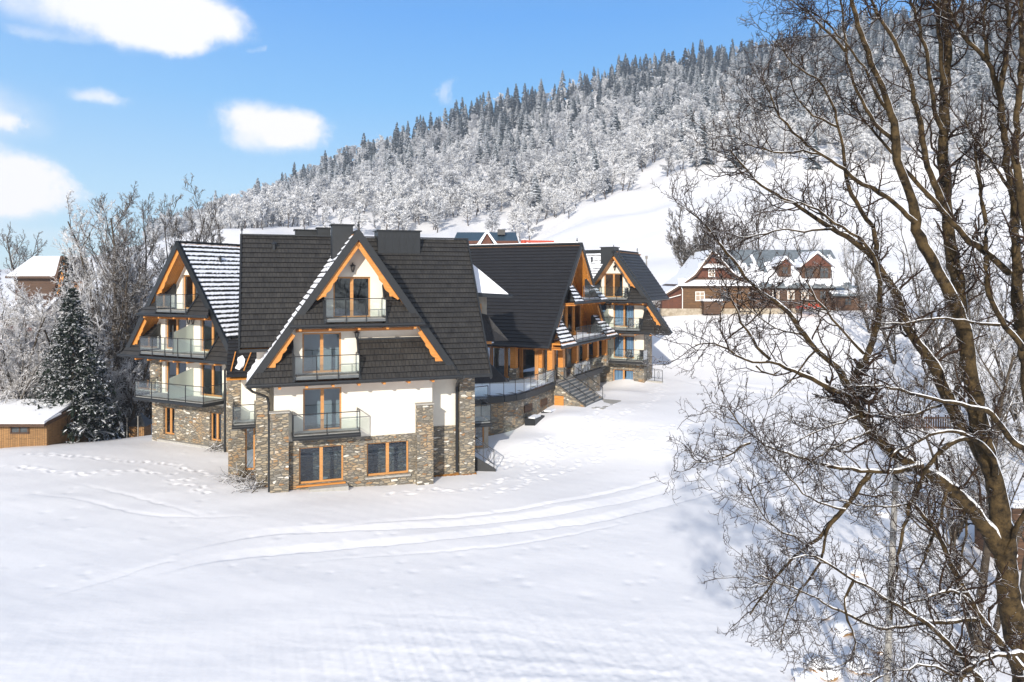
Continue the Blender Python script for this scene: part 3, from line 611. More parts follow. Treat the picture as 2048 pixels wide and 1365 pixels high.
for q in range(len(c0)):
    (a0,b0),(a1,b1)=c0[q],c0[(q+1)%len(c0)]; m.face([A.p(a0,b0,zz2(b0)+.14),A.p(a1,b1,zz2(b1)+.14),A.p(a1*1.006,b1-.04,zz2(b1)+.03),A.p(a0*1.006,b0-.04,zz2(b0)+.03)])
m.build('roof_snow','snow_roof',k_)
# small lean-to between B roof and A
m=MB(); m.bar(B.p(4.6,1.6,-3.6),B.p(6.2,2.3,-2.0),.5,.1); m.build('roof_trim','trim',H)
railing(H,B,[(4.7,3.1),(5.6,3.1)],-2.9,1.5,sp=2,glass='frosted_glass')
# --- wing C (right)
wC=[(-1.25,.75,-2.1,.35),(-3.2,-1.0,-5.1,-2.82,True),(-.25,1.95,-5.1,-2.82,True),(-3.2,-1.0,-8.28,-6.0,True),(-.25,1.95,-8.28,-6.0,True),(-.3,1.9,-10.75,-9.45,True)]
front_unit(H,Cw,wins=[(a-.2,b-.2,*r_) for a,b,*r_ in wC],sw=1.35,cut1=((-3.8,2.9),),cut2=(-1.75,1.6),lampz=[(-.25,.95),(-1.25,-2.95),(-.75,-2.95),(-1.25,-6.2),(-.75,-6.2)],zbase=ZB,hw=4.1,hwr=2.75,boards=(1,))
slope(H,Cw,2.7,.70,-1,0,9,-5.5,snow=sn,rng=rngB); slope(H,Cw,2.7,.70,1,0,1.0,-5.5); slope(H,Cw,2.7,.70,1,1.0,8.3,-2.3,eave_gutter=True)
m=MB(); m.bar(Cw.p(0,0,2.72),Cw.p(0,8.3,2.72),.2,.07); m.build('roof_trim','trim',H)
m=MB(); m.face([Cw.p(2.78,1.3,ZB),Cw.p(2.78,4.2,ZB),Cw.p(2.78,4.2,-3.0),Cw.p(2.78,1.3,-3.0)]); m.build('stone_wall','stone',H)
m=MB(); m.face([Cw.p(2.78,4.2,ZB),Cw.p(-4,4.2,ZB),Cw.p(-4,4.2,-3),Cw.p(2.78,4.2,-3)]); m.build('wall','plaster',H)
slab_balcony(Cw,-3.6,3.2,-.3,1.35,-8.38,sp=1.5)
for z in (-5.2,-8.38):
    m=MB(); m.hexa([Cw.p(-1.0,-.3,z+.05),Cw.p(-.97,-.3,z+.05),Cw.p(-.97,1.33,z+.05),Cw.p(-1.0,1.33,z+.05),Cw.p(-1.0,-.3,z+1.5),Cw.p(-.97,-.3,z+1.5),Cw.p(-.97,1.33,z+2.05),Cw.p(-1.0,1.33,z+2.05)]); m.build('privacy_screen','frosted_glass',H)
finial(Cw,0,.1,2.8); finial(Cw,0,8.2,2.8)
# snowy cross roof left of wing C
plane_roof(H,Cw,[[(-7.5,1.6),(-3.4,1.6),(0,6.4),(-7.5,6.4)]],-2.8,1.14,1.6,snow=dict(h=.08,cov=(.02,.86),step=.25))
rear(Cw,-7.5,0,6.4,12,2.65,-4)
m=MB(); wall(m,Cw,3.2,[(-9,ZB),(-3.9,ZB),(-3.9,-2),(-9,-2)]); m.build('wall','plaster',H)
chimney(Cw,-3.2,-1.6,5.2,6.6,1.3,3.2); vent(Cw,-4.3,5.4,1.8); vent(Cw,-1.6,5.6,2.0); chimney(Cw,-7.6,-4.2,7.6,8.2,0,3.0)
# --- middle block D: ridge along the terrace, gable looking right
KD=.84
DT=lambda t,s,z: G.p(t,s,z)
slope(H,G,3.3,KD,-1,0,22,-5.5,mat='tile_dark',rng=rngB,snow=dict(h=.05,cov=(.1,.6),step=.12,keep=lambda a,b:(4.6<a<9.6 and b<2.4 and b<(a-4.6)*.8 and math.sin(a*3.1+b*9)>-.9)))
slope(H,G,3.3,KD,1,0,22,-5.5,mat='tile_dark')
m=MB(); m.box(G,-.14,.14,0,22,3.28,3.40); m.build('roof_trim','trim',H)
m=MB(); m.box(G,-.16,.16,.3,22,3.40,3.46); m.build('ridge_snow','snow_roof',H)
m=MB(); m.cyl(G.p(-7.45,0,-5.55),G.p(-7.45,22,-5.55),.1,8); m.build('gutter','trim',H)
finial(G,0,.5,3.4)
# D gable wall: wood and glass
hzD=lambda z:(3.3-z)*KD
m=MB(); wall(m,G,1.7,[(-5.6,-5.5),(5.6,-5.5),(5.6,2.9-5.6/KD),(0,2.9),(-5.6,2.9-5.6/KD)],[(-4.6,-3.3,-5.0,-2.4),(-2.9,-1.5,-5.0,-2.4),(-1.1,.3,-5.0,-2.4),(.7,2.1,-5.0,-2.4),(2.5,4.2,-5.0,-2.4),(-2.3,-.9,-1.7,.3),(-.6,.8,-1.7,.3),(1.1,2.3,-1.7,.3)]); m.build('wall','soffit_wood',H)
for (a,b,c,d_) in [(-4.6,-3.3,-5.0,-2.4),(-2.9,-1.5,-5.0,-2.4),(-1.1,.3,-5.0,-2.4),(.7,2.1,-5.0,-2.4),(2.5,4.2,-5.0,-2.4),(-2.3,-.9,-1.7,.3),(-.6,.8,-1.7,.3),(1.1,2.3,-1.7,.3)]: window(H,G,1.76,a,b,c,d_,leaves=1)
for zg,zt,cuts,zf in ((-5.5,-3.5,(-3.9,3.9),-5.25),(-1.95,.0,(-2.2,2.2),-1.7)):
    a,b=cuts; o=.05
    def tri(z0_,z1_): return [[(-hzD(z0_)+o,z0_),(a,z0_),(a,min(z1_,3.3+a/KD-.05)),(-hzD(z1_)+o,z1_)] if -hzD(z1_)<a-.05 else [(-hzD(z0_)+o,z0_),(a,z0_),(a,3.3+a/KD-.1)],
                           [(b,z0_),(hzD(z0_)-o,z0_),(hzD(z1_)-o,z1_),(b,z1_)] if hzD(z1_)>b+.05 else [(b,z0_),(hzD(z0_)-o,z0_),(b,3.3-b/KD-.1)]]
    skirt(H,G,zg,-1.0,.5,tri(zg,zt),zt,(a,b),mat='tile_dark',gut=(-hzD(zg),hzD(zg)),snow=dict(h=.06,cov=(.1,.75),step=.15),rng=rngB)
    eaves_wood(H,G,zg,-1.0,1.7,-hzD(zg)+.4,hzD(zg)-.4,step=1.6)
    mb=MB(); mb.box(G,a,b,-.95,1.69,zf-.16,zf); mb.build('balcony','slab',H)
    railing(H,G,[(a+.05,-.95),(b-.05,-.95)],zf,1.15,sp=1.45)
    s_=MB(); s_.box(G,a+.1,b-.1,-.85,1.2,zf+.004,zf+.06); s_.build('balcony_snow','snow_roof',H)
for sg in (-1,1): bargeboard(H,G,3.3,KD,sg,2.9,-.4,s=.06,off=.3,w0=.25); bargeboard(H,G,3.3,KD,sg,-2.2,-4.6,s=.06,off=.3,w0=.25)
# ground floor of D: timber posts, stone plinths and glazing
Z0,Z1=-8.55,-5.55
def post(t,s,w_=.42,stone=1.05,zt=Z1-.1):
    m=MB(); m.box(G,t-w_/2-.08,t+w_/2+.08,s-w_/2-.08,s+w_/2+.08,Z0,Z0+stone); p=m.build('post_plinth','stone',H)
    m=MB(); m.box(G,t-w_/2,t+w_/2,s-w_/2,s+w_/2,Z0+stone+.003,zt); m.build('timber_post','wood_orange',H)
for s in (3.6,7.2,10.5): post(-6.7,s,.5)
for t in (-6.7,-4.4,-1.2,1.4,4.2,6.7): post(t,.2,.46)
for t in (-5.6,-2.8): post(t,1.6,.34)
m=MB(); m.box(G,-7.0,-6.4,-.1,14,Z1-.1,Z1+.16); m.box(G,-6.4,6.9,-.1,.5,Z1-.1,Z1+.16); m.build('eaves_beam','wood_orange',H)
holes=[(1.9+i*1.45,1.9+i*1.45+1.3,Z0+.1,Z1-.3) for i in range(9)]
# facade facing the terrace (plane t=-5.9): use a frame whose t runs along the depth of G
GF=Fr(*G.p(-5.9,0,0)[:2],153.4)
m=MB(); wall(m,GF,0,[(1.7,Z0-1),(15,Z0-1),(15,Z1+.2),(1.7,Z1+.2)],[( .0+1.9+i*1.45,1.9+i*1.45+1.3,Z0+.1,Z1-.3) for i in range(8)],-.0); m.build('wall','window_wood',H)
for i in range(8): window(H,GF,.02,1.9+i*1.45,1.9+i*1.45+1.3,Z0+.1,Z1-.3,leaves=1)
m=MB(); hs=[(-5.3+i*1.6,-5.3+i*1.6+1.4,Z0+.1,Z1-.3) for i in range(7)]; wall(m,G,1.9,[(-5.9,Z0-1),(6.2,Z0-1),(6.2,Z1+.1),(-5.9,Z1+.1)],hs); m.build('wall','render_beige',H)
for h_ in hs: window(H,G,2.0,*h_,leaves=1)
# back wall so that the rooms are dark
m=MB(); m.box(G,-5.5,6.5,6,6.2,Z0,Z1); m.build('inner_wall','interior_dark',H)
m=MB(); m.box(G,-7,7,-.9,22,Z1+.17,Z1+.3); m.build('ceiling_slab','soffit_wood',H)
# --- dormer with snow behind wing A, on the slope of D
def px(u,v,y): return ((u-1024)/1440*y,y,(560-v)/1440*y)
def plate(name,pts,th,mat,par,dz=0):
    m=MB(); P=[Vector(p) for p in pts]; n=(P[1]-P[0]).cross(P[2]-P[0]).normalized(); n=n if n.z>0 else -n; Q=[p-n*th for p in P]
    m.face(P); m.face(Q[::-1])
    for a in range(len(P)): b=(a+1)%len(P); m.face([P[a],P[b],Q[b],Q[a]])
    return m.build(name,mat,par)
# small side gable of wing A: snowy roof edge, its wall and apron
p_=plate('side_roof',[A.p(7.3,8.4,2.3),A.p(10.6,7.6,-1.0),A.p(10.9,5.2,-1.1),A.p(7.6,5.0,-.9)],.22,'trim',H)
plate('roof_snow',[Vector(A.p(7.35,8.3,2.3))+Vector((0,0,.1)),Vector(A.p(10.5,7.5,-1.0))+Vector((0,0,.1)),Vector(A.p(10.6,5.3,-1.05))+Vector((0,0,.1)),Vector(A.p(7.6,5.1,-.85))+Vector((0,0,.1))],.09,'snow_roof',p_)
m=MB(); m.box(A,7.3,9.3,6.0,6.2,-5.4,-1.1); m.build('wall','render_beige',H); window(H,A,5.9,7.9,8.9,-3.6,-1.6,leaves=1)
plate('side_apron',[A.p(7.5,5.6,-1.9),A.p(9.0,5.0,-2.3),A.p(10.3,4.4,-4.0),A.p(7.5,4.4,-4.0)],.15,'tile_dark',H)
plate('side_apron',[A.p(7.5,5.2,-4.7),A.p(8.6,4.6,-5.0),A.p(10.2,3.9,-6.6),A.p(7.5,3.9,-6.6)],.15,'tile_dark',H)
m=MB(); m.box(A,7.4,9.2,4.6,6,-4.2,-4.0); m.build('eaves_beam','wood_orange',H)
# --- terrace
TP=[(-5.2,50.2),(-3.4,51.4),(-1.6,52.1),(-.6,52.4),(.25,53.05),(.9,53.9),(1.98,56.0),(3.45,59.2)]
TR=[(5.45,63.1),(7.0,66.2),(8.6,69.4)]
ZT=-8.5
m=MB(); back=[(-8,58),(3,68),(10,74)]
ring=TP+TR+back[::-1]
m.face([(x,y,ZT-.001) for x,y in ring]); m.face([(x,y,ZT-.25) for x,y in ring]); t_=m.build('terrace','slab_floor',H)
m=MB()
for a,b in zip(TP[:-1],TP[1:]): m.bar((a[0],a[1],ZT-.18),(b[0],b[1],ZT-.18),.3,.44)
m.build('terrace_edge','trim',t_); m=MB()
for a,b in zip(TR[:-1],TR[1:]): m.bar((a[0],a[1],ZT-.18),(b[0],b[1],ZT-.18),.3,.44)
m.build('terrace_edge','trim',t_)
m=MB(); rngt=random.Random(3)
for a,b in zip(TP[:-1],TP[1:]): m.face([(a[0]+.15,a[1]+.3,ZT+.03),(b[0]-.1,b[1]+.3,ZT+.03),(b[0]-1.2,b[1]+1.9,ZT+.03),(a[0]-.6,a[1]+2.2,ZT+.03)])
m.face([(-3,52.6,ZT+.035),(.0,54.2,ZT+.035),(2.6,59.5,ZT+.035),(-4,58,ZT+.035)])
m.build('terrace_snow','snow_roof',t_)
m=MB()
off=lambda p,q:((p[0]+.12*( -(0)),p[1]+.2))
for a,b in zip(TP[:-1],TP[1:]):
    m.face([(a[0],a[1]+.12,ZB),(b[0],b[1]+.12,ZB),(b[0],b[1]+.12,ZT-.3),(a[0],a[1]+.12,ZT-.3)],None)
m.build('terrace_wall','stone',t_); m=MB()
for a,b in zip(TR[:-1],TR[1:]): m.face([(a[0]-.1,a[1]+.05,ZB),(b[0]-.1,b[1]+.05,ZB),(b[0]-.1,b[1]+.05,ZT-.3),(a[0]-.1,a[1]+.05,ZT-.3)])
m.build('terrace_wall','stone',t_)
railing(H,W0,TP[1:],ZT,1.15,sp=1.5); railing(H,W0,TR,ZT,1.15,sp=1.4)
# cellar windows with wells under the terrace
for (x,y,a) in ((1.25,54.55,62.7),(2.55,57.2,65)):
    f=Fr(x,y,a); m=MB(); m.box(f,-.65,.65,-.02,.06,-10.0,-9.45); c=m.build('cellar_window','timber_brown',H)
    m=MB(); z_=-10.75; m.box(f,-.8,.8,-.85,-.1,z_+.3,z_+.38); m.box(f,-.85,-.78,-.9,-.1,z_-.4,z_+.42); m.box(f,.78,.85,-.9,-.1,z_-.4,z_+.42); m.box(f,-.85,.85,-.95,-.88,z_-.4,z_+.42); q=m.build('window_well','trim',H)
    m=MB(); m.box(f,-.6,.5,-.8,-.25,z_+.38,z_+.5); m.build('well_snow','snow_roof',q)
m=MB(); f=Fr(3.5,59.3,-26.6); m.box(f,.1,.9,-.25,-.2,-10.6,-9.5); m.build('timber_hatch','wood_orange',H)
# stairs from the terrace
SF=Fr(3.45,59.2,-26.6)   # t: outwards (down), s: along the terrace edge
n=9; run=.30; rise=(1.75)/n; wid=4.35
m=MB()
for i in range(n): m.box(SF,run*i,run*(i+1)+.03,.25,wid-.2,ZT-rise*(i+1)-.16,ZT-rise*(i)-.02-rise*.3)
st=m.build('staircase','slab',H)
m=MB()
for i in range(n): m.box(SF,run*i+.02,run*(i+1)-.02,.35,wid-.3,ZT-rise*i-.02-rise*.3+.002,ZT-rise*i-rise*.3)
m.build('stair_snow','concrete',st)
for s0,s1 in ((-.05,.25),(wid-.2,wid+.1)):
    m=MB(); m.hexa([SF.p(0,s0,ZB),SF.p(n*run+.1,s0,ZB),SF.p(n*run+.1,s1,ZB),SF.p(0,s1,ZB),SF.p(0,s0,ZT-.02),SF.p(n*run+.1,s0,ZT-1.78),SF.p(n*run+.1,s1,ZT-1.78),SF.p(0,s1,ZT-.02)]); m.build('stair_cheek','stone',st)
def stair_rail(s):
    m=MB(); a=lambda t,z: SF.p(t,s,ZT+z-1.75*t/(n*run))
    m.bar(a(0,1.0),a(n*run,1.0),.05,.05); m.bar(a(0,.15),a(n*run,.15),.035,.035)
    for t in (0,n*run/2,n*run): m.bar(a(t,-.1),a(t,1.0),.05,.05,(1,0,0))
    m.build('stair_railing','black_metal',H)
stair_rail(.1); stair_rail(wid*.5); stair_rail(wid-.05)
m=MB(); m.box(SF,n*run,n*run+1.6,-.1,wid+.1,ZT-1.95,ZT-1.76); m.build('landing','concrete',H)
# right end of A: small glass balcony, cellar door and iron stair rail
slab_balcony(A,7.4,8.8,3.4,5.6,-9.1,sp=1.4); railing(H,A,[(7.4,4.6),(9.1,5.1)],-8.0,1.0,sp=1.4)
m=MB(); wall(m,A,6.6,[(7.2,ZB),(9.6,ZB),(9.6,-8.6),(7.2,-8.6)],[(7.9,9.3,-11.4,-9.4)]); m.build('wall','render_beige',H); window(H,A,6.65,7.9,9.3,-11.4,-9.4)
def iron_rail(fr,a,b,z0,z1,h=1.0):
    m=MB(); P=lambda u,z: fr.p(a[0]+(b[0]-a[0])*u,a[1]+(b[1]-a[1])*u,z0+(z1-z0)*u+z)
    m.bar(P(0,h),P(1,h),.05,.05); m.bar(P(0,.12),P(1,.12),.04,.04); m.bar(P(0,h-.12),P(1,h-.12),.025,.025)
    for u in (0,.5,1): m.bar(P(u,-.2),P(u,h),.05,.05,(1,0,0))
    for u in (.25,.75):
        for k in range(10):
            q=lambda j:(u+.09*math.sin(j/10*2*PI),.5+.3*math.cos(j/10*2*PI)); (u0,h0),(u1,h1)=q(k),q(k+1); m.bar(P(u0,h0),P(u1,h1),.03,.03)
        m.bar(P(u,.12),P(u,.85),.02,.02,(1,0,0))
    m.build('iron_railing','black_metal',H)
iron_rail(A,(7.4,2.9),(8.6,2.3),-10.7,-11.6); m=MB(); m.hexa([A.p(7.35,2.8,ZB),A.p(8.7,2.2,ZB),A.p(8.7,2.5,ZB),A.p(7.35,3.1,ZB),A.p(7.35,2.8,-10.9),A.p(8.7,2.2,-11.75),A.p(8.7,2.5,-11.75),A.p(7.35,3.1,-10.9)]); m.build('stair_cheek','trim',H)
iron_rail(Cw,(2.9,1.9),(4.4,2.2),-10.2,-10.4); m=MB(); m.box(Cw,2.9,4.45,1.95,2.3,ZB,-10.5); m.build('stair_cheek','concrete',H)
# balcony chairs of wing C
def chair(fr,t,s,z,label,rot=0,first=[None]):
    loc=fr.p(t,s,z); rz=math.atan2(fr.s,fr.c)+rot
    if first[0] is None:
        r=root('balcony_chair',loc,label,'chair','dark chairs on the right wing balconies',rz); f=Fr(loc[0],loc[1],0)
        def q(nm,bs):
            m=MB()
            for b_ in bs: m.box(Fr(0,0,0),*b_)
            me=m.build(nm,'chair_black',None); me.parent=r; me.location=(0,0,0); return me
        q('seat',[(-.24,.24,-.22,.24,.40,.45)]); q('backrest',[(-.24,.24,.22,.27,.45,1.0)])
        for a in (-.22,.22):
            for b_ in (-.2,.22): q('leg',[(a-.02,a+.02,b_-.02,b_+.02,0,.4)])
        q('armrest',[(-.28,-.24,-.2,.25,.62,.66)]); q('armrest',[(.24,.28,-.2,.25,.62,.66)])
        first[0]=r; return r
    r=first[0].copy(); C.objects.link(r); r.location=loc; r.rotation_euler=(0,0,rz); r['label']=label
    for ch in list(first[0].children): c=ch.copy(); C.objects.link(c); c.parent=r
    return r
chair(Cw,1.5,.6,-8.35,'dark chair nearer the window on the lowest balcony of the right wing',.3); chair(Cw,2.6,.6,-8.35,'dark chair at the right end of the lowest balcony of the right wing',-.3)
chair(Cw,1.6,.6,-5.17,'dark chair beside the window on the middle balcony of the right wing',.4); chair(Cw,2.5,.6,-5.17,'dark chair at the right end of the middle balcony of the right wing',-.4)
chair(Cw,1.0,.6,-2.12,'dark chair on the topmost balcony of the right wing under the gable',-.4)
# ------------------------------------------------------------------ ground
def npmesh(name,V,F,mat,parent=None,loc=(0,0,0),smooth=False,nper=4):
    V=np.asarray(V,dtype=np.float64)-np.array(loc); F=np.asarray(F,dtype=np.int32)
    me=bpy.data.meshes.new(name); me.vertices.add(len(V)); me.vertices.foreach_set('co',V.astype(np.float32).ravel())
    me.loops.add(F.size); me.loops.foreach_set('vertex_index',F.ravel()); me.polygons.add(len(F)); me.polygons.foreach_set('loop_start',np.arange(0,F.size,nper,dtype=np.int32))
    if smooth: me.polygons.foreach_set('use_smooth',np.ones(len(F),dtype=bool))
    me.update(calc_edges=True); me.materials.append(MATS[mat]); ob=bpy.data.objects.new(name,me); C.objects.link(ob)
    if parent is not None: ob.parent=parent
    else: ob.location=loc
    return ob
CP=np.array([(-14,39.0,-11.5),(-10,40.2,-11.65),(-4.7,42.4,-11.85),(-2.2,44.2,-11.95),(-27,54,-12.0),(-19,49.5,-11.95),(-16,46,-12.1),(-16,50,-12.3),
 (-1.0,48,-11.9),(-1.7,52,-11.45),(1,54.6,-10.75),(3.2,58,-10.3),(5.8,57.9,-10.28),(7.9,61.8,-10.26),(9,70,-10.75),(13.2,68.3,-10.65),(17,70,-10.4),
 (20,90,-6.3),(35,93,-5.4),(50,93,-5),(20,77,-9.7),(40,76,-9.6),(12,80,-10),(10,50,-11.1),(20,50,-11.3),(4,48,-11.7),(5,35,-11.8),(-5,30,-11.6),(-20,30,-11.3),(-30,38,-11.4),(-35.6,50.1,-11.7),(-26,60,-12.2),
 (0,20,-11.5),(10,20,-12.1),(20,20,-12.6),(-15,18,-11.0),(30,35,-12.2),(32,60,-10.9),(-38,58,-13.6),(-30,64,-13.6),(-30,75,-13),(-45,72,-13.2),(-50,55,-13.6),(-44,95,-10.5),(-10,90,-9),(0,75,-11),
 (0,0,-11.6),(0,-30,-11.5),(60,0,-12),(-60,0,-11),(60,60,-10),(90,30,-11),(-90,50,-12),(-80,100,-10),(80,95,-5),(110,100,-5),(-120,0,-11),(120,0,-12),(0,-120,-11),(-120,100,-10)],dtype=float)
def tps(cp):
    P=cp[:,:2]/50; n=len(P); d=np.linalg.norm(P[:,None]-P[None],axis=2); K=np.where(d>0,d*d*np.log(d+1e-12),0)+np.eye(n)*2e-3
    M=np.zeros((n+3,n+3)); M[:n,:n]=K; M[:n,n]=1; M[:n,n+1:]=P; M[n,:n]=1; M[n+1:,:n]=P.T
    return np.linalg.solve(M,np.concatenate([cp[:,2],[0,0,0]])),P
TW,TP_=tps(CP)
def near_z(x,y):
    x=np.clip(x,-130,130); y=np.clip(y,-130,130); X=np.stack([x,y],-1)/50; out=TW[-3]+X[...,0]*TW[-2]+X[...,1]*TW[-1]
    for i in range(len(TP_)):
        d2=(X[...,0]-TP_[i,0])**2+(X[...,1]-TP_[i,1])**2; out=out+TW[i]*.5*d2*np.log(d2+1e-12)
    return out
CRU=[-600,0,200,430,600,700,830,960,1100,1240,1340,1440,1600,1750,2048,2600]; CRV=[560,548,525,442,372,325,285,232,205,166,142,128,98,60,15,-30]
LOU=[-600,0,430,500,600,800,900,1000,1060,1180,1300,1370,1450,1600,2048,2600]; LOV=[572,560,470,462,462,462,468,480,470,415,372,340,330,335,350,350]
YC,YL,Y0,Y1=700.,320.,92.,128.
def tan_e(u,table_u,table_v): return (560-np.interp(u,table_u,table_v))/1440
def hill_z(x,y):
    yy=np.maximum(y,60); u=1024+1440*x/yy
    t0=np.where(u<1000,-10.5/Y0,-5.1/Y0)*np.ones_like(u); t0=np.interp(u,[0,700,1250,1350,2600],[-10.5/Y0,-9.5/Y0,-6.5/Y0,-5.1/Y0,-5/Y0])
    t1=np.interp(u,[0,700,1300,2600],[-.06,-.03,-.022,-.02]); tl=tan_e(u,LOU,LOV); tc=tan_e(u,CRU,CRV)
    ly=np.log(yy); L=[math.log(Y0),math.log(Y1),math.log(YL),math.log(YC)]
    def seg(a,b,la,lb): k=np.clip((ly-la)/(lb-la),0,1); return a+(b-a)*k
    t=np.where(ly<L[1],seg(t0,t1,L[0],L[1]),np.where(ly<L[2],seg(t1,tl,L[1],L[2]),seg(tl,tc,L[2],L[3])))
    z=t*yy; z=np.where(yy>YC,tc*YC-(yy-YC)*.06,z); return z
def fbm(x,y,seed,sc0,oct_=4):
    r=np.random.RandomState(seed); out=np.zeros_like(x); a=1; f_=1/sc0
    for o in range(oct_):
        for k in range(5):
            th=r.uniform(0,2*PI); ph=r.uniform(0,2*PI); ff=f_*r.uniform(.7,1.4); out+=a*np.sin((x*math.cos(th)+y*math.sin(th))*ff*2*PI+ph)/2.5
        a*=.5; f_*=2
    return out
def base_z(x,y):
    x=np.asarray(x,dtype=float); y=np.asarray(y,dtype=float)
    n=near_z(x,y); h=hill_z(x,y); k=np.clip((y-88)/(112-88),0,1); k=k*k*(3-2*k); return n*(1-k)+h*k+np.where(y>120,fbm(x,y,5,90,3)*np.clip((y-120)/200,0,1)*2.2,0)
def gz(x,y): return float(base_z(np.array([float(x)]),np.array([float(y)]))[0])
def onground(u,v,ys=np.linspace(8,140,1600)):
    x=(u-1024)/1440*ys; z=(560-v)/1440*ys; d=z-base_z(x,ys); i=np.argmax(d<0); return x[i],ys[i]
def dist_poly(x,y,pts,signed=False):
    best=np.full(x.shape,1e9); sg=np.ones(x.shape)
    for (ax,ay),(bx,by) in zip(pts[:-1],pts[1:]):
        dx,dy=bx-ax,by-ay; l2=dx*dx+dy*dy; t=np.clip(((x-ax)*dx+(y-ay)*dy)/l2,0,1); h=np.hypot(x-ax-t*dx,y-ay-t*dy); n=h<best; best=np.where(n,h,best); sg=np.where(n,np.sign(y-ay-t*dy),sg)
    return (best,sg) if signed else best
def smoothline(pts,n=60):
    P=np.array(pts); t=np.linspace(0,1,len(P)); tt=np.linspace(0,1,n)
    def cr(v):
        out=[]
        for q in tt*(len(P)-1):
            i=min(int(q),len(P)-2); f=q-i; p0,p1,p2,p3=v[max(i-1,0)],v[i],v[i+1],v[min(i+2,len(P)-1)]
            out.append(.5*((2*p1)+(-p0+p2)*f+(2*p0-5*p1+4*p2-p3)*f*f+(-p0+3*p1-3*p2+p3)*f**3))
        return np.array(out)
    return list(zip(cr(P[:,0]),cr(P[:,1])))
TRK=[([(330,1112),(500,1075),(700,1062),(1024,1040),(1200,1012),(1350,975),(1480,925),(1600,880)],.40,.075),
     ([(270,1160),(430,1122),(600,1104),(850,1083),(1024,1063),(1200,1042),(1350,1003),(1480,965),(1600,930)],.40,.075),
     ([(620,1062),(800,1040),(1024,1022),(1200,990),(1330,955)],.20,.05),
     ([(40,1215),(150,1180),(330,1125)],.20,.05),([(560,1130),(800,1112),(1024,1090),(1250,1050)],.12,.02),
     ([(1330,742),(1420,762),(1560,780),(1700,800)],.45,.07),([(1330,756),(1430,775),(1560,790),(1700,808)],.45,.07),([(0,990),(150,1000),(300,1030),(500,1035)],.16,.018),([(100,960),(250,990),(400,1030)],.16,.018)]
PATHS=[[(1215,812),(1180,840),(1150,880),(1080,905),(980,940)],[(1290,775),(1320,790),(1250,830),(1170,850)],[(1300,790),(1330,770),(1320,740)],[(1160,850),(1130,900),(1060,945),(950,975),(800,985)],[(1190,850),(1260,880),(1200,910),(1000,985)],
       [(1300,860),(1400,850),(1560,830)],[(1230,850),(1350,900),(1500,880)],[(1000,940),(1080,925),(1180,890)],[(60,910),(200,920),(330,930),(470,960)],[(20,935),(160,950),(300,945),(420,985)],[(950,930),(1000,930),(1100,880)]]
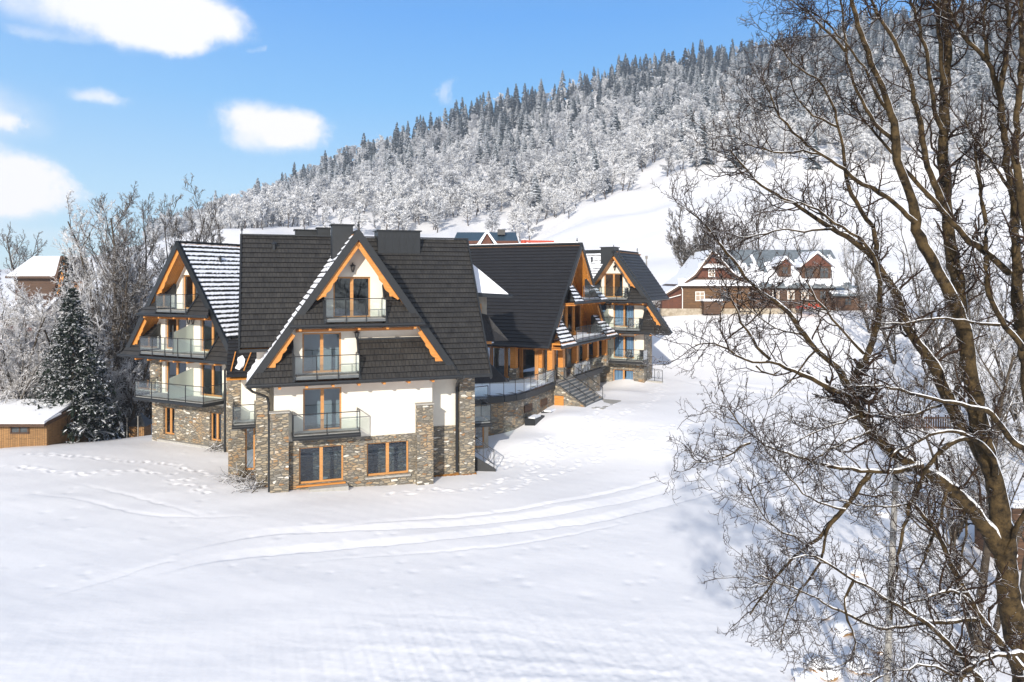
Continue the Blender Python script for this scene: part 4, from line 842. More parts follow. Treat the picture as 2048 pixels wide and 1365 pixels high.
def build_ground():
    # polar sheet about the viewpoint, fine where the photograph shows the snow close up
    rng=np.random.RandomState(11)
    th=np.concatenate([np.linspace(-PI,-.80,40)[:-1],np.linspace(-.80,.80,1050),np.linspace(.80,PI,40)[1:]])
    r=[.5,4,8,11,14]; 
    while r[-1]<20: r.append(r[-1]+.35)
    while r[-1]<76: r.append(r[-1]+max(.10,.0028*r[-1]))
    while r[-1]<135: r.append(r[-1]+.9)
    while r[-1]<990: r.append(r[-1]*1.022)
    r=np.array(r); R,T=np.meshgrid(r,th,indexing='ij'); R=np.where(np.abs(T)>1.25,np.minimum(R,240+R*.02),R); X=R*np.sin(T); Y=R*np.cos(T)
    Z=base_z(X,Y)
    near=(Y>12)&(Y<100)&(np.abs(T)<.82)
    x=X[near]; y=Y[near]; dz=fbm(x,y,21,16,3)*.045+fbm(x,y,22,2.2,3)*.004
    # wind crust in the foreground
    ridge=1-np.abs(np.sin(y*2.6+fbm(x,y,31,5,4)*2.2)); dz+=np.clip((26.5-y)/5,0,1)*(ridge**2*.018+fbm(x,y,33,.8,3)*.012)*np.clip((x+9)/6,.25,1)
    # drifts by the terrace
    for (cx,cy,rx,h) in ((0.8,49.6,2.6,.45),(3.9,54.3,2.2,.40),(9.5,66.5,2.3,.35),(12,74,2,.5),(-3,48.5,1.5,.2)): dz+=h*np.exp(-((x-cx)**2+(y-cy)**2)/rx**2)
    for pts,wd,dp in TRK:
        P=smoothline([onground(u,v) for u,v in pts]); d,sg=dist_poly(x,y,P,True); q=d*sg+fbm(x,y,9,1.5,2)*.05; W_=wd*2.1
        e=np.clip((q+wd*.6)/(wd*.6),0,1); e=e*np.clip(np.minimum(np.hypot(x-P[0][0],y-P[0][1]),np.hypot(x-P[-1][0],y-P[-1][1])+3)/7,0,1); dz+=-dp*1.5*e*np.clip(1-q/W_,0,1)*(q<W_)*np.exp(-np.clip(d-W_,0,9))
    for pts in PATHS:
        P=smoothline([onground(u,v) for u,v in pts],160); P=np.array(P)
        seg=np.hypot(*np.diff(P,axis=0).T); L=np.concatenate([[0],np.cumsum(seg)]); m=int(L[-1]/.42)
        px=np.interp(np.linspace(0,L[-1],m),L,P[:,0])+rng.normal(0,.28,m); py=np.interp(np.linspace(0,L[-1],m),L,P[:,1])+rng.normal(0,.28,m)
        for a,b in zip(px,py):
            s=np.abs(x-a)<.6; s&=np.abs(y-b)<.6; 
            if not s.any(): continue
            ca,sa=math.cos(a*37+b*11),math.sin(a*37+b*11); X_,Y_=x[s]-a,y[s]-b; d=np.hypot(X_*ca+Y_*sa,(Y_*ca-X_*sa)*.55); k_=.5+.7*abs(math.sin(a*91+b*53)); dz[s]+=(-.055*np.exp(-(d/.12)**2)+.014*np.exp(-((d-.24)/.09)**2))*k_
    # scattered prints and clods
    for k in range(130):
        u=rng.uniform(-60,1500); v=rng.uniform(860,1200); xx=(u-1024)/1440; yy=11.7*1440/(v-560); a,b=xx*yy,yy
        s=(np.abs(x-a)<.5)&(np.abs(y-b)<.5); 
        if s.any(): d=np.hypot(x[s]-a,y[s]-b); dz[s]+=rng.choice([-.025,-.02,.018])*np.exp(-(d/rng.uniform(.12,.25))**2)
    Z[near]+=dz
    nr,nt=R.shape; V=np.stack([X,Y,Z],-1).reshape(-1,3); i=np.arange(nr-1)[:,None]*nt+np.arange(nt-1)[None]; F=np.stack([i,i+1,i+1+nt,i+nt],-1).reshape(-1,4)
    g=npmesh('snowy_ground',V,F,'snow_ground',smooth=True); g['kind']='structure'
build_ground()

# ------------------------------------------------------------------ growing things
def unit(a): return a/np.maximum(np.linalg.norm(a,axis=-1,keepdims=True),1e-9)
def tubes(P,R,sides):
    # P (N,K,3), R (N,K) -> verts, quads
    N,K=R.shape; T=np.empty_like(P); T[:,1:-1]=P[:,2:]-P[:,:-2]; T[:,0]=P[:,1]-P[:,0]; T[:,-1]=P[:,-1]-P[:,-2]; T=unit(T)
    ref=np.zeros_like(T); ref[...,2]=1; bad=np.abs(T[...,2])>.9; ref[bad]=(1,0,0)
    m=bad[:,:1].repeat(K,1); ref[...]=np.where(m[...,None],np.array([1.,0,0]),np.array([0,.05,1.]))
    A=unit(np.cross(T,ref)); Bv=np.cross(T,A); a=np.linspace(0,2*PI,sides,endpoint=False)
    V=P[:,:,None,:]+R[:,:,None,None]*(A[:,:,None,:]*np.cos(a)[None,None,:,None]+Bv[:,:,None,:]*np.sin(a)[None,None,:,None])
    idx=np.arange(N*K*sides).reshape(N,K,sides); j=np.roll(idx,-1,axis=2)
    F=np.stack([idx[:,:-1],j[:,:-1],j[:,1:],idx[:,1:]],-1).reshape(-1,4)
    return V.reshape(-1,3),F
def merge(parts):
    Vs,Fs,o=[],[],0
    for V,F in parts: Vs.append(V); Fs.append(F+o); o+=len(V)
    return np.concatenate(Vs),np.concatenate(Fs)
def sprout(rng,P,R,m,K,lenf,angle=.8,wander=.25,up=.1,u0=.15,rf=.6,rmin=.004,taper=.75,tipbias=1.0,lendecay=.5,droop=0,maxr=9):
    N,K0,_=P.shape; idx=np.repeat(np.arange(N),m); n=len(idx)
    u=u0+(1-u0)*(((np.tile(np.arange(m),N)+rng.rand(n))/m)**tipbias); u=np.clip(u,0,.999); q=u*(K0-1); i=q.astype(int); f=(q-i)[:,None]
    p=P[idx,i]*(1-f)+P[idx,i+1]*f; r0=(R[idx,i]*(1-f[:,0])+R[idx,i+1]*f[:,0])
    T=unit(P[idx,i+1]-P[idx,i]); plen=np.linalg.norm(np.diff(P,axis=1),axis=2).sum(1)[idx]
    rnd=rng.normal(size=(n,3)); perp=unit(rnd-T*(rnd*T).sum(1,keepdims=True)); an=(angle*rng.uniform(.7,1.3,n))[:,None]
    d=T*np.cos(an)+perp*np.sin(an); L=plen*lenf*rng.uniform(.55,1.25,n)*(1-lendecay*u)
    pts=[p]; seg=(L/(K-1))[:,None]; cur=p
    for k in range(K-1):
        d=unit(d+rng.normal(size=(n,3))*wander+np.array([0,0,up-droop*k/K])); cur=cur+d*seg; pts.append(cur)
    Pn=np.stack(pts,1); rb=np.minimum(np.maximum(r0*rf*rng.uniform(.75,1.1,n),rmin),maxr); Rn=rb[:,None]*(1-taper*np.linspace(0,1,K))[None]; Rn=np.maximum(Rn,rmin*.6)
    return Pn,Rn
def trunk_path(rng,h,r,K=9,lean=(0,0),wob=.03):
    z=np.linspace(0,1,K); x=np.cumsum(rng.normal(0,wob*h/K,K))+lean[0]*h*z; y=np.cumsum(rng.normal(0,wob*h/K,K))+lean[1]*h*z; x-=x[0]; y-=y[0]
    P=np.stack([x,y,z*h],-1)[None]; R=(r*(1-.8*z))[None]; return P,R
def place(root_,parts,name,mat): 
    V,F=merge(parts); return npmesh(name,V,F,mat,parent=root_)
def bare_tree(x,y,h,seed,label,cat='tree',group=None,trunk_r=.28,crown='bare_twigs',bark='bark_far',stems=1,m=(9,7,6,5),K=(9,6,5,4),u0=.25,lens=(.55,.5,.5,.45),angle=.7,up=.12,zoff=-.3,name='bare_tree',lean=0,droop=0,rmin=(.03,.018,.011,.008),wander=.22,spread=.25):
    rng=np.random.RandomState(seed); z=gz(x,y)+zoff; rt=root(name,(x,y,z),label,cat,group)
    Ps,Rs=[],[]
    for s in range(stems):
        a=rng.uniform(0,2*PI) if stems>1 else 0; l=(spread*math.cos(a),spread*math.sin(a)) if stems>1 else (lean,0)
        P,R=trunk_path(rng,h*(.95 if s==0 else rng.uniform(.7,.95)),trunk_r*(1 if s==0 else .7),K[0],l,.10); Ps.append(P); Rs.append(R)
    P=np.concatenate(Ps); R=np.concatenate(Rs); parts=[tubes(P,R,7)]
    B1=sprout(rng,P,R,m[0],K[1],lens[0],angle,wander*.6,up,u0,.55,rmin[0],.8); parts.append(tubes(*B1,5)); place(rt,parts,'trunk',bark)
    B2=sprout(rng,*B1,m[1],K[2],lens[1],.75,wander,up,.2,.6,rmin[1],.75,droop=droop); B3=sprout(rng,*B2,m[2],K[3],lens[2],.8,wander*1.2,up*.6,.15,.6,rmin[2],.6,droop=droop)
    cr=[tubes(*B2,4),tubes(*B3,3)]
    if m[3]: B4=sprout(rng,*B3,m[3],3,lens[3],.8,wander*1.3,up*.5,.15,.7,rmin[3],.5,droop=droop); cr.append(tubes(*B4,3))
    place(rt,cr,'crown',crown); return rt
def spruce(x,y,h,seed,label,rad=.28,whorls=34,per=11,group=None,zoff=-.2,skip=.12):
    rng=np.random.RandomState(seed); rt=root('spruce_tree',(x,y,gz(x,y)+zoff),label,'spruce',group)
    P,R=trunk_path(rng,h,h*.017,10,(0,0),.01); place(rt,[tubes(P,R,8)],'trunk','bark_far')
    n=whorls*per; k=np.repeat(np.arange(whorls),per); u=skip+(1-skip)*((k+rng.rand(n)*.9)/whorls)**1.05; u=np.clip(u,0,.985); zz=u*h
    L=h*rad*(1-u)**.78*rng.uniform(.7,1.15,n)+.12; a=rng.uniform(0,2*PI,n); K=6; t=np.linspace(0,1,K)[None]
    X=np.cos(a)[:,None]*L[:,None]*t; Y=np.sin(a)[:,None]*L[:,None]*t; Z=zz[:,None]+L[:,None]*(-.42*t+.16*t*t*1.4)*(1.2-u[:,None])+0.05
    B=np.stack([X,Y,Z],-1); BR=(.012+.018*(1-u))[:,None]*(1-.8*t); parts=[tubes(B,BR,3)]
    # side sprays: flat drooping leaf-like blades along each branch
    m_=9; S,_r=sprout(rng,B,BR,m_,3,.34,1.0,.12,-.05,.1,.5,.004,.5,lendecay=.55)
    wdt=.055+.03*rng.rand(len(S)); d=unit(S[:,1]-S[:,0]); side=unit(np.cross(d,np.array([0,0,1.])))+rng.normal(0,.25,(len(S),3)); 
    a0=S[:,0]; a1=S[:,1]+side*wdt[:,None]*1.4; a2=S[:,2]-np.array([0,0,.06]); a3=S[:,1]-side*wdt[:,None]*1.4
    V=np.stack([a0,a1,a2,a3],1).reshape(-1,3); F=np.arange(len(V)).reshape(-1,4); parts.append((V,F))
    S2,_r=sprout(rng,S,np.full(S.shape[:2],.01),3,3,.7,.8,.2,-.15,.2,.5,.004,.5)
    d=unit(S2[:,1]-S2[:,0]); side=unit(np.cross(d,np.array([0,0,1.]))+rng.normal(0,.5,(len(S2),3))); w2=.045
    V=np.stack([S2[:,0],S2[:,1]+side*w2,S2[:,2]-np.array([0,0,.05]),S2[:,1]-side*w2],1).reshape(-1,3); parts.append((V,np.arange(len(V)).reshape(-1,4)))
    place(rt,parts,'crown','needles'); return rt

# ------------------------------------------------------------------ hillside forest
def mesh_of(name,parts,mat):
    V,F=merge(parts); o=npmesh(name,V,F,mat); me=o.data; bpy.data.objects.remove(o); return me
def spruce_lo(seed,h=1.0):
    rng=np.random.RandomState(seed); wh=15; per=9; n=wh*per; k=np.repeat(np.arange(wh),per); u=.10+.88*((k+rng.rand(n)*.8)/wh); L=.17*(1-u)**.8*rng.uniform(.65,1.2,n)+.008; a=rng.uniform(0,2*PI,n)
    c,s=np.cos(a),np.sin(a); z0=u; hw=L*.30+.006; p0=np.stack([c*0,s*0,z0],-1); tip=np.stack([c*L,s*L,z0-L*.55],-1); mid=np.stack([c*L*.6,s*L*.6,z0-L*.22],-1); sd=np.stack([-s,c,s*0],-1)*hw[:,None]; dn=np.array([0,0,-.022])
    V=np.stack([p0,mid+sd+dn,tip,mid-sd+dn],1).reshape(-1,3); F=np.arange(len(V)).reshape(-1,4)
    V2=np.stack([p0+[0,0,-.01],mid+dn*2.2+sd*.2,tip+dn*1.2,mid-sd*.2],1).reshape(-1,3)
    return (V,F),(V2,np.arange(len(V2)).reshape(-1,4))
def decid_lo(seed,n=1050,shape=1.0):
    rng=np.random.RandomState(seed); P,R=trunk_path(rng,.8,.014,5,(rng.uniform(-.08,.08),0),.12); B=sprout(rng,P,R,9,4,.52,.6,.15,.16,.12,.6,.004,.7); tr=[tubes(P,R,4),tubes(*B,3)]
    B2=sprout(rng,*B,8,4,.55,.7,.25,.1,.2,.6,.002,.6)
    # frosted twig sprays: short slivers gathered round every branch
    src=B2[0]; m=len(src); idx=rng.randint(0,m,n); f=rng.rand(n)[:,None]; j=rng.randint(0,3,n); c=src[idx,j]*(1-f)+src[idx,j+1]*f; c=c+rng.normal(0,.014,(n,3))
    d=unit(c-np.array([0,0,.42])+rng.normal(0,.25,(n,3))); L=rng.uniform(.03,.065,n)[:,None]; sd=unit(np.cross(d,rng.normal(size=(n,3))))*rng.uniform(.006,.014,n)[:,None]
    V=np.stack([c-d*L*.3,c+sd,c+d*L,c-sd],1).reshape(-1,3); return tr,[tubes(B2[0],B2[1]*.8,3),(V,np.arange(len(V)).reshape(-1,4))]
def forest():
    rng=np.random.RandomState(77); SD=[merge(spruce_lo(i)) for i in range(4)]; DD=[decid_lo(20+i) for i in range(5)]
    sp_me={mt:[mesh_of('crown',[s_],mt) for s_ in SD] for mt in ('spruce_dark','spruce_snowy')}
    tr_me=[mesh_of('trunk',d[0],'far_trunk') for d in DD]; cr_me={mt:[mesh_of('crown',d[1],mt) for d in DD] for mt in ('frost_crown','frost_crown_dark')}
    P,R=trunk_path(rng,.9,.012,4,(0,0),0); st_me=mesh_of('trunk',[tubes(P,R,5)],'far_trunk')
    items=[]
    # candidate places on a jittered grid in (bearing, distance)
    yv=YL-6
    while yv<YC+25:
        du=7.7/yv*1440*(.92 if yv<400 else 1.0); u=300
        while u<2330:
            uu=u+rng.uniform(-.45,.45)*du; yy=yv+rng.uniform(-4.5,4.5)*yv/400; u+=du
            k=(math.log(yy)-math.log(YL))/(math.log(YC)-math.log(YL))
            if uu<420 and k<.5: continue
            # meadow bays at the lower edge
            if k<.10+.10*math.sin(uu*.021)+.05*math.sin(uu*.07): 
                if rng.rand()<.6: continue
            if 590<uu<660 and .30<k<.42 : continue
            conif=max(0,min(.80,(k-.36)*1.3))*(1 if uu>560 else .35)+(.10 if uu>950 else 0)+(.35 if (uu>1380 and k>.25) else 0)
            clump=.5+.5*math.sin(uu*.013+yy*.021)*math.cos(yy*.03-uu*.006); p=conif*(.45+.9*clump)
            if k>.90: p=.80 if uu>780 else (.45 if math.sin(uu*.09)>.2 else .05)
            items.append((uu,yy,k,rng.rand()<p))
        yv+=8.6*yv/YL*.95
    con=[i for i in items if i[3]]; dec=[i for i in items if not i[3]]
    pass
    # 300 of each kind that show largest stand as single trees
    con.sort(key=lambda i:i[1]+ (0 if i[2]<.85 else -400)*(1)); dec.sort(key=lambda i:i[1])
    def h_con(i): return rng.uniform(15,25) if i[2]<.9 else rng.uniform(15,29)
    def h_dec(i): return rng.uniform(11,18)
    big={'s':([],[]),'d':([],[]),'c':([],[]),'t':([],[])}
    mass={'spruce_dark':[],'spruce_snowy':[],'frost_crown':[],'frost_crown_dark':[],'far_trunk':[]}
    def put(V,x,y,z,h,rz,wd=1.0):
        c,s=math.cos(rz),math.sin(rz); o=np.empty_like(V); o[:,0]=(V[:,0]*c-V[:,1]*s)*h*wd+x; o[:,1]=(V[:,0]*s+V[:,1]*c)*h*wd+y; o[:,2]=V[:,2]*h+z; return o
    for kind,lst in (('c',con),('d',dec)):
        for n,(uu,yy,k,_) in enumerate(lst):
            x=(uu-1024)/1440*yy; z=gz(x,yy)-.4; rz=rng.uniform(0,6.28)
            if kind=='c':
                h=h_con((uu,yy,k)); dark=(rng.rand()<.08+1.3*max(0,k-.55)); mt='spruce_dark' if dark else 'spruce_snowy'; v=rng.randint(4); wd=rng.uniform(1.05,1.6)
                if n<300:
                    if k>.85: lab,gr='dark spruce standing against the sky along the crest of the hill','spruces along the hill crest'
                    else: lab,gr='snow dusted spruce among the frosted trees on the hillside','spruces within the hillside forest'
                    r=root('hillside_spruce',(x,yy,z),lab,'spruce',gr,rz); r.scale=(h*wd,h*wd,h)
                    for nm,me in (('trunk',st_me),('crown',sp_me[mt][v])): o=bpy.data.objects.new(nm,me); C.objects.link(o); o.parent=r
                else: mass[mt].append((put(SD[v][0],x,yy,z,h,rz,wd),SD[v][1]))
            else:
                h=h_dec((uu,yy,k))*(1 if k>.1 else .9); v=rng.randint(5); mt='frost_crown_dark' if rng.rand()<.12+.55*k else 'frost_crown'; wd=rng.uniform(1.25,1.8)
                if n<300:
                    r=root('frosted_tree',(x,yy,z),'white frosted leafless tree at the lower edge of the hillside forest','tree','frosted trees along the lower forest edge',rz); r.scale=(h*wd,h*wd,h)
                    for nm,me in (('trunk',tr_me[v]),('crown',cr_me[mt][v])): o=bpy.data.objects.new(nm,me); C.objects.link(o); o.parent=r
                else:
                    V,F=merge(DD[v][1]); mass[mt].append((put(V,x,yy,z,h,rz,wd),F))
                    V,F=DD[v][0][0]; mass['far_trunk'].append((put(V,x,yy,z,h,rz,wd),F))
    parts=[]; V,F,mi=[],[],[]; off_=0; order=list(mass)
    for q,mt in enumerate(order):
        if not mass[mt]: continue
        v,f=merge(mass[mt]); V.append(v); F.append(f+off_); off_+=len(v); mi.append(np.full(len(f),q,dtype=np.int32))
    o=npmesh('hillside_forest',np.concatenate(V),np.concatenate(F),order[0]); o.data.materials.clear()
    for mt in order: o.data.materials.append(MATS[mt])
    o.data.polygons.foreach_set('material_index',np.concatenate(mi)); tag(o,'dense wood of frosted leafless trees and spruces covering the upper hillside','forest'); o['kind']='stuff'
forest()

# ------------------------------------------------------------------ neighbours
def P3(u,v,y): return ((u-1024)/1440*y,y,(560-v)/1440*y)
def poly_prism(mb,pts,y0,y1):   # outline in the x-z plane, given depth
    a=[(x,y0,z) for x,z in pts]; b=[(x,y1,z) for x,z in pts]; mb.face(a); mb.face(b[::-1])
    for i in range(len(pts)): j=(i+1)%len(pts); mb.face([a[i],a[j],b[j],b[i]])
def xz(u,v,y): return ((u-1024)/1440*y,(560-v)/1440*y)
def roof_line(rt,line,y0,y1,Y,th=.25,mat='timber_brown',snow=.14):
    L=[xz(u,v,Y) for u,v in line]; mb=MB(); sm=MB()
    for (a,b) in zip(L[:-1],L[1:]):
        dx,dz=b[0]-a[0],b[1]-a[1]; l=math.hypot(dx,dz); n=(-dz/l,dx/l); n=n if n[1]>0 else (-n[0],-n[1])
        poly_prism(mb,[a,b,(b[0]-n[0]*th,b[1]-n[1]*th),(a[0]-n[0]*th,a[1]-n[1]*th)],y0,y1)
        e=.004; poly_prism(sm,[(a[0]+n[0]*e,a[1]+n[1]*e),(b[0]+n[0]*e,b[1]+n[1]*e),(b[0]+n[0]*snow,b[1]+n[1]*snow),(a[0]+n[0]*snow,a[1]+n[1]*snow)],y0+.08,y1)
    r=mb.build('roof',mat,rt); sm.build('roof_snow','snow_roof',r); return r
def pbox(mb,u0,u1,v0,v1,Y,d,dy=0):
    (x0,z1),(x1,z0)=xz(u0,v0,Y),xz(u1,v1,Y); mb.box(W0,x0,x1,Y+dy,Y+dy+d,z0,z1)
def cwin(rt,u0,u1,v0,v1,Y,n=2,pale='window_pale'):
    (x0,z1),(x1,z0)=xz(u0,v0,Y),xz(u1,v1,Y); mb=MB(); f=.10
    mb.box(W0,x0-f,x0,Y-.08,Y+.02,z0-f,z1+f); mb.box(W0,x1,x1+f,Y-.08,Y+.02,z0-f,z1+f); mb.box(W0,x0,x1,Y-.08,Y+.02,z1,z1+f); mb.box(W0,x0,x1,Y-.08,Y+.02,z0-f,z0)
    for i in range(1,n): x=x0+(x1-x0)*i/n; mb.box(W0,x-.035,x+.035,Y-.07,Y,z0,z1)
    zc=z0+(z1-z0)*.6; mb.box(W0,x0,x1,Y-.065,Y-.005,zc-.03,zc+.03)
    w_=mb.build('window','white_paint' if pale else 'timber_brown',rt); g=MB(); g.box(W0,x0,x1,Y-.02,Y-.003,z0,z1); g.build('pane',pale or 'interior_dark',w_)
Y=97.0
r=root('wooden_cottage',P3(1420,630,Y),'old brown log cottage with steep tiered gable, left of the long farmhouse','house')
m=MB(); pbox(m,1366,1500,570,618,Y,9); m.build('wall','timber_gold',r)
m=MB(); poly_prism(m,[xz(1325,618,Y),xz(1365.5,618,Y),xz(1365.5,572,Y),xz(1325,594,Y)],Y+.2,Y+7); m.build('annex','timber_red',r)
m=MB(); poly_prism(m,[xz(1392,556,Y),xz(1472,556,Y),xz(1424,507,Y)],Y+.6,Y+8); m.build('gable','timber_red',r)
m=MB(); poly_prism(m,[xz(1350,572,Y),xz(1500,572,Y),xz(1472,557,Y),xz(1385,557,Y)],Y+.3,Y+8.5); m.build('attic_wall','timber_brown',r)
roof_line(r,[(1320,594),(1366,566),(1388,550),(1424,501)],Y-.6,Y+10,Y); roof_line(r,[(1424,501),(1464,546),(1508,575)],Y-.6,Y+10,Y)
for (a,b,c,d,o) in ((1400,1452,528,536,-.5),(1358,1498,558,572,-1.0)):
    m=MB(); (x0,z1),(x1,z0)=xz(a,c,Y),xz(b,d,Y); m.hexa([(x0-.3,Y+o,z0),(x1+.3,Y+o,z0),(x1,Y+.7,z1-.1),(x0,Y+.7,z1-.1),(x0-.3,Y+o,z0+.18),(x1+.3,Y+o,z0+.18),(x1,Y+.7,z1+.06),(x0,Y+.7,z1+.06)]); m.build('ledge_snow','snow_roof',r)
m=MB(); pbox(m,1322,1602,617.5,632,Y,1.2,-.25); m.build('foundation','rubble',r)
cwin(r,1392,1408,585,601,Y); cwin(r,1442,1460,586,602,Y,2,None); cwin(r,1418,1428,540,553,Y+.5,2)
m=MB(); pbox(m,1402,1436,600,628,Y,1.2,-1.5); p=m.build('porch','timber_brown',r); m=MB(); pbox(m,1400,1438,598,602,Y,1.5,-1.7); m.build('porch_snow','snow_roof',p)
m=MB(); 
for a,b in (((1361,572),(1365,580)),((1365,580),(1365,618)),((1325,600),(1362,590))): m.cyl(P3(a[0],a[1],Y-.2),P3(b[0],b[1],Y-.2),.06,6)
m.build('downpipe','white_paint',r)
r=root('long_farmhouse',P3(1600,628,Y+3),'long brown timber farmhouse with snowy roof and two dormers, behind the bare tree branches','house')
Y2=Y+3
m=MB(); pbox(m,1500,1668,574,624,Y2,9); m.build('wall','timber_brown',r)
def slab_roof(rt,u0,u1,vb,vt,Yb,dep,name='roof',th=.25,mat='zinc'):
    (x0,z0),(x1,_)=xz(u0,vb,Yb),xz(u1,vb,Yb); zt=(560-vt)/1440*(Yb+dep); m=MB(); k=(Yb+dep)/Yb
    m.hexa([(x0,Yb-.7,z0-th),(x1,Yb-.7,z0-th),(x1,Yb+dep,zt-th),(x0,Yb+dep,zt-th),(x0,Yb-.7,z0),(x1,Yb-.7,z0),(x1,Yb+dep,zt),(x0,Yb+dep,zt)]); q=m.build(name,mat,rt)
    m=MB(); rg=random.Random(int(u0)); n=int((x1-x0)/.5)
    for i in range(n):
        a=x0+(x1-x0)*i/n; b=x0+(x1-x0)*(i+1)/n-.04; f0=rg.uniform(0,.12); f1=rg.uniform(.30,.85); L=lambda f:(Yb-.7+(dep+.7)*f, z0+(zt-z0)*f)
        (ya,za),(yb,zb)=L(f0),L(f1); m.hexa([(a,ya,za+.003),(b,ya,za+.003),(b,yb,zb+.003),(a,yb,zb+.003),(a,ya,za+.12),(b,ya,za+.12),(b,yb,zb+.09),(a,yb,zb+.09)])
    m.build('roof_snow','snow_roof',q); return q
slab_roof(r,1478,1700,573,500,Y2,6)
m=MB(); (x0,z0),(x1,_)=xz(1478,573,Y2),xz(1700,573,Y2); zt=60/1440*(Y2+6); m.face([(x0,Y2+6,zt),(x1,Y2+6,zt),(x1,Y2+12,z0),(x0,Y2+12,z0)]); m.build('roof','zinc',r)
for (u0,u1,va,vm,vb,lab) in ((1556,1584,516,531,553,''),(1602,1664,506,533,562,'')):
    yy=Y2+.5; m=MB(); pbox(m,u0+2,u1-2,vm,vb,yy,5); dm=m.build('dormer','timber_brown',r); c=(u0+u1)/2
    m=MB(); poly_prism(m,[xz(u0+1,vm,yy),xz(u1-1,vm,yy),xz(c,va+3,yy)],yy-.1,yy+5); m.build('dormer_gable','timber_red',dm)
    m=MB()
    for a,b in (((u0-4,vm+2),(c,va)),((c,va),(u1+4,vm+2))):
        p,q=xz(*a,yy),xz(*b,yy); poly_prism(m,[p,q,(q[0],q[1]+.28),(p[0],p[1]+.28)],yy-.5,yy+5)
    m.build('dormer_snow','snow_roof',dm)
    w0,w1=(u0+9,u1-9) if u1-u0<40 else (u0+8,u0+24); cwin(r,w0,w1,vm+4,vb-6,yy,2,None)
    if u1-u0>40: cwin(r,u1-24,u1-8,vm+4,vb-6,yy,2,None)
for a in (1546,1576,1604,1640): cwin(r,a,a+11,583,598,Y2,2,'window_pale' if a<1630 else None)
r=root('timber_outbuilding',P3(1700,622,Y2),'low brown outbuilding with snowy roof adjoining the right end of the farmhouse','outbuilding')
m=MB(); pbox(m,1669,1735,590,622,Y2-1,6); m.build('wall','timber_brown',r); slab_roof(r,1662,1742,589,572,Y2-1,4); cwin(r,1690,1702,598,610,Y2-1,2,None)
r=root('farm_trailer',P3(1630,624,Y-2),'small red farm trailer with wheels parked before the long farmhouse','trailer')
m=MB(); pbox(m,1600,1642,613,618,Y-2,1.4); m.build('body','red_paint',r)
for u in (1604,1622,1638):
    m=MB(); a=P3(u,619,Y-2.1); m.cyl(a,(a[0],a[1]+.3,a[2]),.33,14); m.build('wheel','chair_black',r)
for i,(u,v) in enumerate(((1606,609),(1620,607),(1634,608))):
    m=MB(); a=P3(u,v,Y-1.5); m.cyl((a[0],a[1],a[2]-.5),(a[0],a[1],a[2]+.0),.30,10,.2); m.build('load','red_paint',r)
# houses seen over the hotel roof
Y=112.
r=root('dark_roofed_house',(-8,Y,gz(-8,Y)),'house with long dark roof and snowy red gable peeping over the hotel roof','house')
m=MB(); pbox(m,903,1036,482,640,Y+2,8); m.build('wall','timber_red',r)
m=MB(); (x0,z0),(x1,_)=xz(898,500,Y),xz(1042,500,Y); zt=95/1440*(Y+6); m.hexa([(x0,Y,z0-.3),(x1,Y,z0-.3),(x1-.8,Y+6,zt-.3),(x0+.8,Y+6,zt-.3),(x0,Y,z0),(x1,Y,z0),(x1-.8,Y+6,zt),(x0+.8,Y+6,zt)]); m.build('roof','blue_roof',r)
m=MB(); poly_prism(m,[xz(962,490,Y-1),xz(986,490,Y-1),xz(974,466,Y-1)],Y-1,Y+4); dm=m.build('dormer','timber_red',r)
m=MB(); poly_prism(m,[xz(974,460,Y-1.4),xz(999,494,Y-1.4),xz(994,496,Y-1.4),xz(974,466,Y-1.4)],Y-1.4,Y+5); poly_prism(m,[xz(974,460,Y-1.4),xz(974,466,Y-1.4),xz(956,496,Y-1.4),xz(950,494,Y-1.4)],Y-1.4,Y+5); m.build('dormer_snow','snow_roof',dm)
m=MB(); pbox(m,995,1010,459,470,Y+4,1.2); m.build('chimney','trim',r)
r=root('red_steel_frame',P3(1070,500,Y-6),'low bright red steel frame just beyond the middle ridge of the hotel','frame')
m=MB(); a=P3(1047,487,Y-6); m.cyl((a[0],a[1],a[2]-12),(a[0],a[1],a[2]+.45),.42,10); m.build('drum','red_paint',r)
m=MB(); m.bar(P3(1052,483,Y-6),P3(1108,484,Y-6),.3,.3); m.bar(P3(1056,487,Y-6),P3(1108,487,Y-6),.2,.2)
for u in (1060,1080,1104): a=P3(u,484,Y-6); m.bar(a,(a[0],a[1],a[2]-14),.2,.2,(1,0,0))
m.build('beam','red_paint',r)
# left side: shed, houses behind the trees
Y=51.
r=root('wooden_shed',(P3(30,897,Y)[0],Y,gz(P3(30,897,Y)[0],Y)),'weathered plank shed with snow covered roof at the left edge of the field','shed')
m=MB(); pbox(m,-70,94,842,930,Y,5); m.build('wall','shed_wood',r)
slab_roof(r,-80,101,843,806,Y,4.2,mat='timber_brown')
m=MB(); (x0,z0),(x1,_)=xz(-82,844,Y),xz(102,844,Y); zt=(560-808)/1440*(Y+4.2); m.hexa([(x0,Y-.75,z0),(x1,Y-.75,z0),(x1-.6,Y+4.2,zt+.2),(x0,Y+4.2,zt+.2),(x0,Y-.75,z0+.16),(x1,Y-.75,z0+.16),(x1-.6,Y+4.2,zt+.38),(x0,Y+4.2,zt+.38)]); m.build('roof_snow','snow_roof',r)
cwin(r,24,56,847,865,Y,2,None)
r=root('stone_house',P3(235,810,68),'rough beige stone house with snowy roof half hidden behind the spruce and bare trees','house')
m=MB(); pbox(m,178,288,700,815,68,8); m.build('wall','render_beige',r); slab_roof(r,168,300,700,640,68,6,mat='zinc')
cwin(r,238,254,757,785,68,1,'red_paint'); m=MB(); pbox(m,276,287,762,800,67.9,.1); m.build('door','red_paint',r); m=MB(); pbox(m,258,278,715,742,67.9,.1); m.build('shutter','interior_dark',r)
Y=104.
